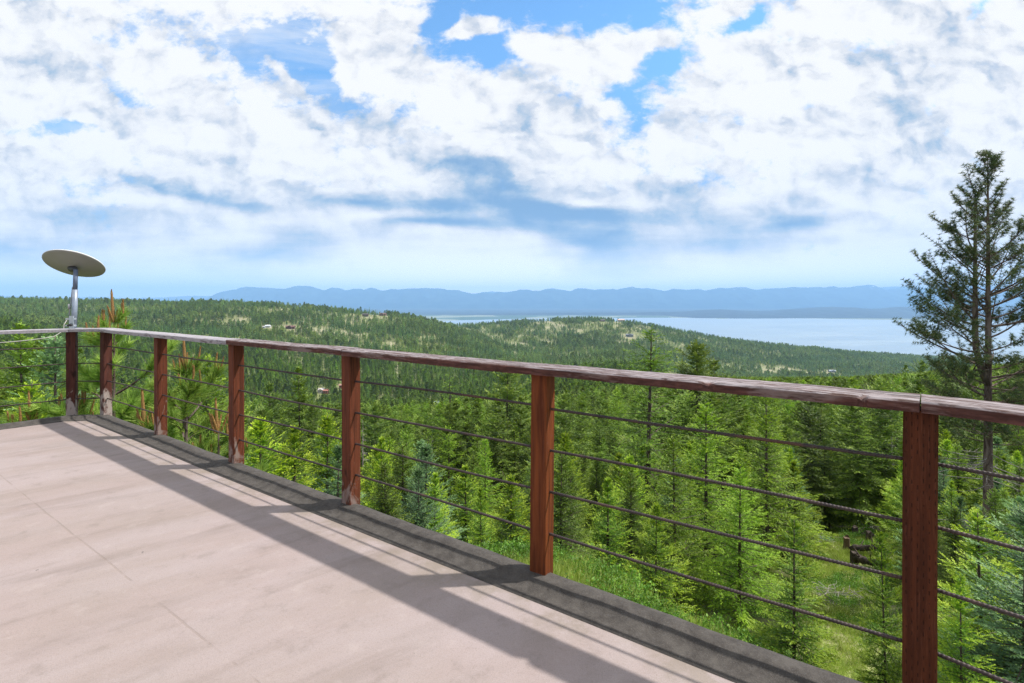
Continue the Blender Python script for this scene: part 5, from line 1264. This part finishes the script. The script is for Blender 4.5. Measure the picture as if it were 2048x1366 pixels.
def build_grass():
    rng = np.random.default_rng(15); M1 = pal('grass', ((0.23, 0.35, 0.04), (0.36, 0.46, 0.08)), ((0.38, 0.47, 0.10), (0.52, 0.52, 0.20)), trans=0.4)
    def tuft(seed, n, L, w):
        r = np.random.default_rng(seed); F = Foliage(); P = np.column_stack([r.normal(0, 0.10, n), r.normal(0, 0.10, n), np.full(n, -0.02)]); D = unit(np.column_stack([r.normal(0, 0.45, n), r.normal(0, 0.45, n), np.ones(n)])); S = unit(np.cross(D, r.normal(0, 1, (n, 3))))
        F.kites(P, D, S, L * r.uniform(0.4, 1.2, n), w, (r.random(n) < 0.35).astype(int)); return source(F.mesh('grass_tuft', [M1['leaf'], M1['tip']]))
    def weed(seed, n, L):
        r = np.random.default_rng(seed); F = Foliage(); P = np.column_stack([r.normal(0, 0.11, n), r.normal(0, 0.11, n), r.uniform(0, 0.26, n)]); D = unit(r.normal(0, 1, (n, 3)) + [0, 0, .5]); S = unit(np.cross(D, r.normal(0, 1, (n, 3))))
        F.kites(P, D, S, L * r.uniform(0.5, 1.2, n), L * 0.5, (r.random(n) < 0.4).astype(int)); return source(F.mesh('weed_clump', [M_SHR['leaf'], M_SHR['tip']]))
    src = [tuft(1, 70, 0.20, 0.011), tuft(2, 60, 0.28, 0.011), weed(3, 170, 0.042), weed(4, 150, 0.055)]
    n = 60000; d = np.sqrt(rng.uniform(3.2 ** 2, 46 ** 2, n)); px = rng.uniform(-100, 2180, n); x, y = px_xy(px, d)
    nc = near_clear(x, y); pr = np.where(d < 12, nc * 0.96 + 0.25, nc * 0.55 + 0.12); k = rng.random(n) < pr
    x, y, d, nc = x[k], y[k], d[k], nc[k]
    # extra tufts close by
    n2 = 26000; d2 = np.sqrt(rng.uniform(4.2 ** 2, 10.5 ** 2, n2)); p2 = rng.uniform(750, 2100, n2); x2, y2 = px_xy(p2, d2); k2 = near_clear(x2, y2) > 0.3
    x = np.concatenate([x, x2[k2]]); y = np.concatenate([y, y2[k2]]); d = np.concatenate([d, d2[k2]])
    seg = np.array([(PC[i], PC[i + 1]) for i in range(len(PC) - 1)])
    m = len(x); z = ground(x, y); kind = np.where(fbm(x / 1.3, y / 1.3, 3, 81) + rng.normal(0, .08, m) - 0.05 * (d > 12) > 0.56, rng.integers(2, 4, m), rng.integers(0, 2, m))
    s = rng.uniform(0.6, 1.25, m) * np.clip(0.8 + d / 60, 0.8, 1.5)
    o = point_object('grass', np.column_stack([x, y, z]), kind, np.column_stack([rng.normal(0, .1, m), rng.normal(0, .1, m), rng.uniform(0, 6.28, m)]), np.column_stack([s, s, s]))
    gn_scatter(o, src); tag(o, 'long bright grass and low weeds on the slope below the deck', None, None, 'stuff')
def build_undergrowth():
    rng = np.random.default_rng(19); me = [shrub_mesh('shrub', 1, 0.9, 0.9, M_SHR), shrub_mesh('shrub', 2, 1.1, 0.75, M_SHR, 1800, 0.075)]
    spots = [(1440, 1150, 10.5), (1300, 1110, 11.5), (1200, 1085, 12.5), (1520, 1190, 10), (1620, 1290, 7.6), (1640, 1030, 30), (1585, 1085, 22),
             (1740, 1020, 36), (1690, 1250, 9), (1780, 1120, 22), (960, 1075, 12), (1075, 1085, 12.2), (880, 1050, 13), (1900, 1100, 14), (1250, 1135, 9.9), (1350, 1160, 10.2), (1010, 1060, 14), (830, 1040, 14), (760, 1010, 15)]
    for i, (px, row, d) in enumerate(spots):
        x, y = px_xy(px, d); z = float(ground(x, y)); o = link('shrub', me[i % 2]); o.location = (x, y, z - 0.05); o.rotation_euler = (0, 0, rng.uniform(0, 6)); s = rng.uniform(0.5, 0.9) * (1 + d / 60); o.scale = (s, s, s * 0.85)
        size = 'small' if s < 0.9 else 'wide'
        tag(o, f'{size} leafy green bush {"at the grass edge" if d < 13 else "in the clearing" if d > 20 else "under the young firs"}, {where(px)}', 'shrub', 'leafy bushes on the slope below the deck')
    # logs and stumps in the clearing
    lg = bark_mat('charred_log', (0.03, 0.024, 0.020), (0.12, 0.095, 0.08), 10); cut = pmat('cut_wood', (0.13, 0.085, 0.055), .9)
    def log(px0, r0, d0, px1, r1, d1, r, lab):
        a = np.array([*px_xy(px0, d0), 0.0]); b = np.array([*px_xy(px1, d1), 0.0]); a[2] = float(ground(a[0], a[1])) + r + .12; b[2] = float(ground(b[0], b[1])) + r + .12
        rr = np.random.default_rng(int(px0)); s = np.linspace(0, 1, 9)[:, None]; P = a + (b - a) * s; P[1:-1] += rr.normal(0, r * .12, (7, 3)); P[1:-1, 2] += 0.12
        mb = MB(); mb.tube(P, r * np.linspace(1, 0.7, 9), 9)
        for _ in range(5):
            q = P[rr.integers(1, 8)]; dd = unit(np.array([rr.normal(), rr.normal(), 1.0])); mb.tube([q, q + dd * r * 3.5], [r * .25, r * .1], 5)
        o = mb.build('fallen_log', lg, None, True); tag(o, lab, 'log', 'fallen logs in the clearing')
    log(1703, 0, 31, 1770, 0, 30, 0.20, 'upper dark fallen log in the clearing')
    log(1712, 0, 28.5, 1768, 0, 26, 0.22, 'lower dark fallen log in the clearing, ending at a stump')
    log(1752, 0, 34, 1700, 0, 37, 0.12, 'thin fallen log at the back of the clearing')
    for k, (px, d, h, lab) in enumerate([(1708, 28.6, 0.75, 'black stump at the end of the lower fallen log'), (1693, 32, 0.9, 'brown stump left of the fallen logs'), (1738, 33.5, 0.7, 'black stump behind the fallen logs'), (1710, 36, 0.8, 'charred stump at the back of the clearing')]):
        x, y = px_xy(px, d); z = float(ground(x, y)); rr = np.random.default_rng(k); n = 10; mb = MB(); V = []
        for zz, rad in ((-0.1, .30), (0.12, .22), (h * .6, .19), (h, .185)):
            for a in range(n): q = rad * (1 + rr.normal(0, .08)); V.append((q * math.cos(a * .6283), q * math.sin(a * .6283), zz + (rr.normal(0, .06) if zz == h else 0)))
        mb.add(V, [(i * n + a, i * n + (a + 1) % n, (i + 1) * n + (a + 1) % n, (i + 1) * n + a) for i in range(3) for a in range(n)], [(3 * n, 3 * n + a, 3 * n + a + 1) for a in range(1, n - 1)])
        o = mb.build('stump', lg if k != 1 else cut); o.location = (x, y, z); tag(o, lab, 'stump', 'stumps in the clearing')
    # grey brushwood lying in the clearing
    for k, (px, d, lab) in enumerate([(1690, 21, 'heap of grey dead branches left of the clearing path'), (1765, 38, 'tangle of grey branches at the back of the clearing'), (1650, 34, 'grey brush pile beside the tall larch')]):
        x, y = px_xy(px, d); z = float(ground(x, y)); rr = np.random.default_rng(k + 40); F = Foliage()
        for i in range(60):
            a = rr.uniform(0, 6.28); L = rr.uniform(.5, 1.6); c = np.array([rr.normal(0, .8), rr.normal(0, .6), rr.uniform(.05, .35)]); dd = np.array([math.cos(a), math.sin(a), rr.uniform(-.1, .5)]); s = np.linspace(-.5, .5, 5)[:, None]
            F.limb(c + dd * L * s + rr.normal(0, .04, (5, 3)), 0.016, 0.004, 0)
        o = link('brush_pile', F.mesh('brush_pile', [DEAD])); o.location = (x, y, z); tag(o, lab, 'brush pile', 'heaps of dead branches')

# ------------------------------------------------------------------ houses on the hills
HOUSES = []
def house(px, row, W, D, Hh, wall, roofc, label, rz=0.0, wing=False, d0=400, win=3, up=0.0):
    x, y, z = hit(px, row, d0); HOUSES.append((px, HZ - (z + up - HC) * FPX / y, W * 0.62 * FPX / y + 3, y))
    t = thing('house', label, 'house', (x, y, z + up), rz)
    wm = pmat('house_wall', wall, .8, var=.08, scale=1.0); rm = pmat('house_roof', roofc, .6, var=.1, scale=1.0); gl = pmat('window_glass', (0.03, 0.045, 0.06), .15, spec=.8)
    mb = MB(); h = Hh; V = [(-W/2, -D/2, -3), (W/2, -D/2, -3), (W/2, D/2, -3), (-W/2, D/2, -3), (-W/2, -D/2, h), (W/2, -D/2, h), (W/2, D/2, h), (-W/2, D/2, h), (-W/2, 0, h + D * .25), (W/2, 0, h + D * .25)]
    mb.add(V, [(0, 1, 5, 4), (1, 2, 6, 5), (2, 3, 7, 6), (3, 0, 4, 7)], [(5, 6, 9), (7, 4, 8)])
    if wing:
        a, b_ = W * .28, D * .5
        V = [(-a, -D/2 - b_, -3), (a, -D/2 - b_, -3), (a, -D/2 + .1, -3), (-a, -D/2 + .1, -3), (-a, -D/2 - b_, h), (a, -D/2 - b_, h), (a, -D/2 + .1, h), (-a, -D/2 + .1, h), (0, -D/2 - b_, h + a * .6), (0, -D/2 + .1, h + a * .6)]
        mb.add(V, [(0, 1, 5, 4), (1, 2, 6, 5), (3, 0, 4, 7)], [(4, 5, 8)])
    mb.build('wall', wm, t)
    mb = MB(); o = .8; th = .35; rise = D * .25
    for sgn in (-1, 1):
        e = (sgn * (D / 2 + o)); ze = h - rise * (o / (D / 2))
        V = [(-W/2 - o, 0, h + rise + .05), (W/2 + o, 0, h + rise + .05), (W/2 + o, e, ze + .05), (-W/2 - o, e, ze + .05)]; V += [(a, b_, c + th) for a, b_, c in V]
        mb.add(V, [(4, 5, 6, 7), (3, 2, 1, 0), (0, 1, 5, 4), (1, 2, 6, 5), (2, 3, 7, 6), (3, 0, 4, 7)])
    if wing:
        a = W * .28; b_ = D * .5; rz_ = a * .6
        for sgn in (-1, 1):
            V = [(0, -D/2 - b_ - o, h + rz_ + .1), (0, 0, h + rz_ + .1), (sgn * (a + o), 0, h - .3), (sgn * (a + o), -D/2 - b_ - o, h - .3)]; V += [(p, q, c + th) for p, q, c in V]
            mb.add(V, [(4, 5, 6, 7), (3, 2, 1, 0), (0, 1, 5, 4), (1, 2, 6, 5), (2, 3, 7, 6), (3, 0, 4, 7)])
    rf = mb.build('roof', rm, t)
    mb = MB(); mb.box((W * .22, D * .1, h + rise + .8), (1.1, 1.1, 2.2)); mb.build('chimney', wm, rf)
    for k in range(win):
        xx = -W / 2 + W * (k + .5) / win; yy = -D / 2 - (D * .5 if wing and abs(xx) < W * .28 else 0) - .04
        mb = MB(); mb.box((xx, yy, h * .5), (W / win * .5, .08, h * .42)); mb.build('window', gl, t)
    mb = MB(); mb.box((W / 2 + .04, 0, h * .5), (.08, D * .4, h * .42)); mb.build('window', gl, t)
    return t
def build_houses():
    br = (0.10, 0.050, 0.035); gy = (0.22, 0.23, 0.25); wh = (0.62, 0.62, 0.62)
    house(581, 657, 26, 14, 5, br, (0.13, 0.055, 0.045), 'brown lodge with a dark reddish roof in the open patch on the left hill', 0.15, True, 900, 4)
    house(536, 655, 15, 10, 5, wh, (0.55, 0.58, 0.62), 'white cabin with pale roof left of the brown lodge', 0.1, False, 900)
    house(528, 656, 7, 6, 4, (.40, .43, .46), (.5, .5, .52), 'small grey shed touching the left side of the white cabin', 0.0, False, 900, 2)
    house(731, 633, 22, 13, 4.5, (.12, .09, .08), (0.09, 0.075, 0.07), 'long dark house on the crest of the left hill, left one of two', 0.1, False, 1200, 4, up=4)
    house(766, 632, 26, 14, 4.5, (.20, .12, .08), (0.14, 0.085, 0.07), 'wide brown house on the crest of the left hill, right one of two', -0.1, True, 1200, 4, up=4)
    house(1259, 673, 34, 17, 6, gy, (0.13, 0.14, 0.16), 'grey house on the bare patch of the second hill', -0.1, True, 1700, 5, up=2)
    house(1242, 641, 40, 18, 6, (.52, .40, .36), (0.55, 0.42, 0.38), 'pinkish house on the top of the second hill', 0.05, False, 1900, 5, up=8)
    house(1205, 643, 26, 14, 5, (.18, .13, .11), (0.12, 0.10, 0.09), 'dark cabin near the top of the second hill', 0.2, False, 1900, 3, up=3)
    house(642, 786, 10, 7, 4.0, (.45, .42, .40), (0.50, 0.46, 0.45), 'white house in a gap of the lower forest left of the fifth post', 0.2, True, 300, up=1.5)
    house(652, 788, 7, 5, 4, (.25, .10, .08), (0.34, 0.14, 0.11), 'small red shed beside the white house in the lower forest', 0.0, False, 300, 2, up=1.5)
    house(684, 777, 9, 6, 4, (.30, .14, .11), (0.36, 0.20, 0.16), 'small red roofed cabin right beside the fifth post', 0.1, False, 300, 2, up=1.5)
    house(870, 820, 9, 6, 5, (.30, .38, .44), (0.42, 0.52, 0.60), 'blue grey roofed cabin deep in the lower forest', 0.5, False, 150, 2, up=4)
    house(1664, 744, 26, 14, 5, (.25, .27, .30), (0.22, 0.26, 0.32), 'grey blue house at the end of the meadow by the lake side forest', -0.15, True, 1200, 4)

# ------------------------------------------------------------------ build everything
build_terrain(); build_far()
build_deck(); build_railing(); build_dish()
D_END = build_trees()
build_big_pine(); build_saplings()
build_houses(); build_forest(D_END)
build_grass(); build_undergrowth()
build_haze()
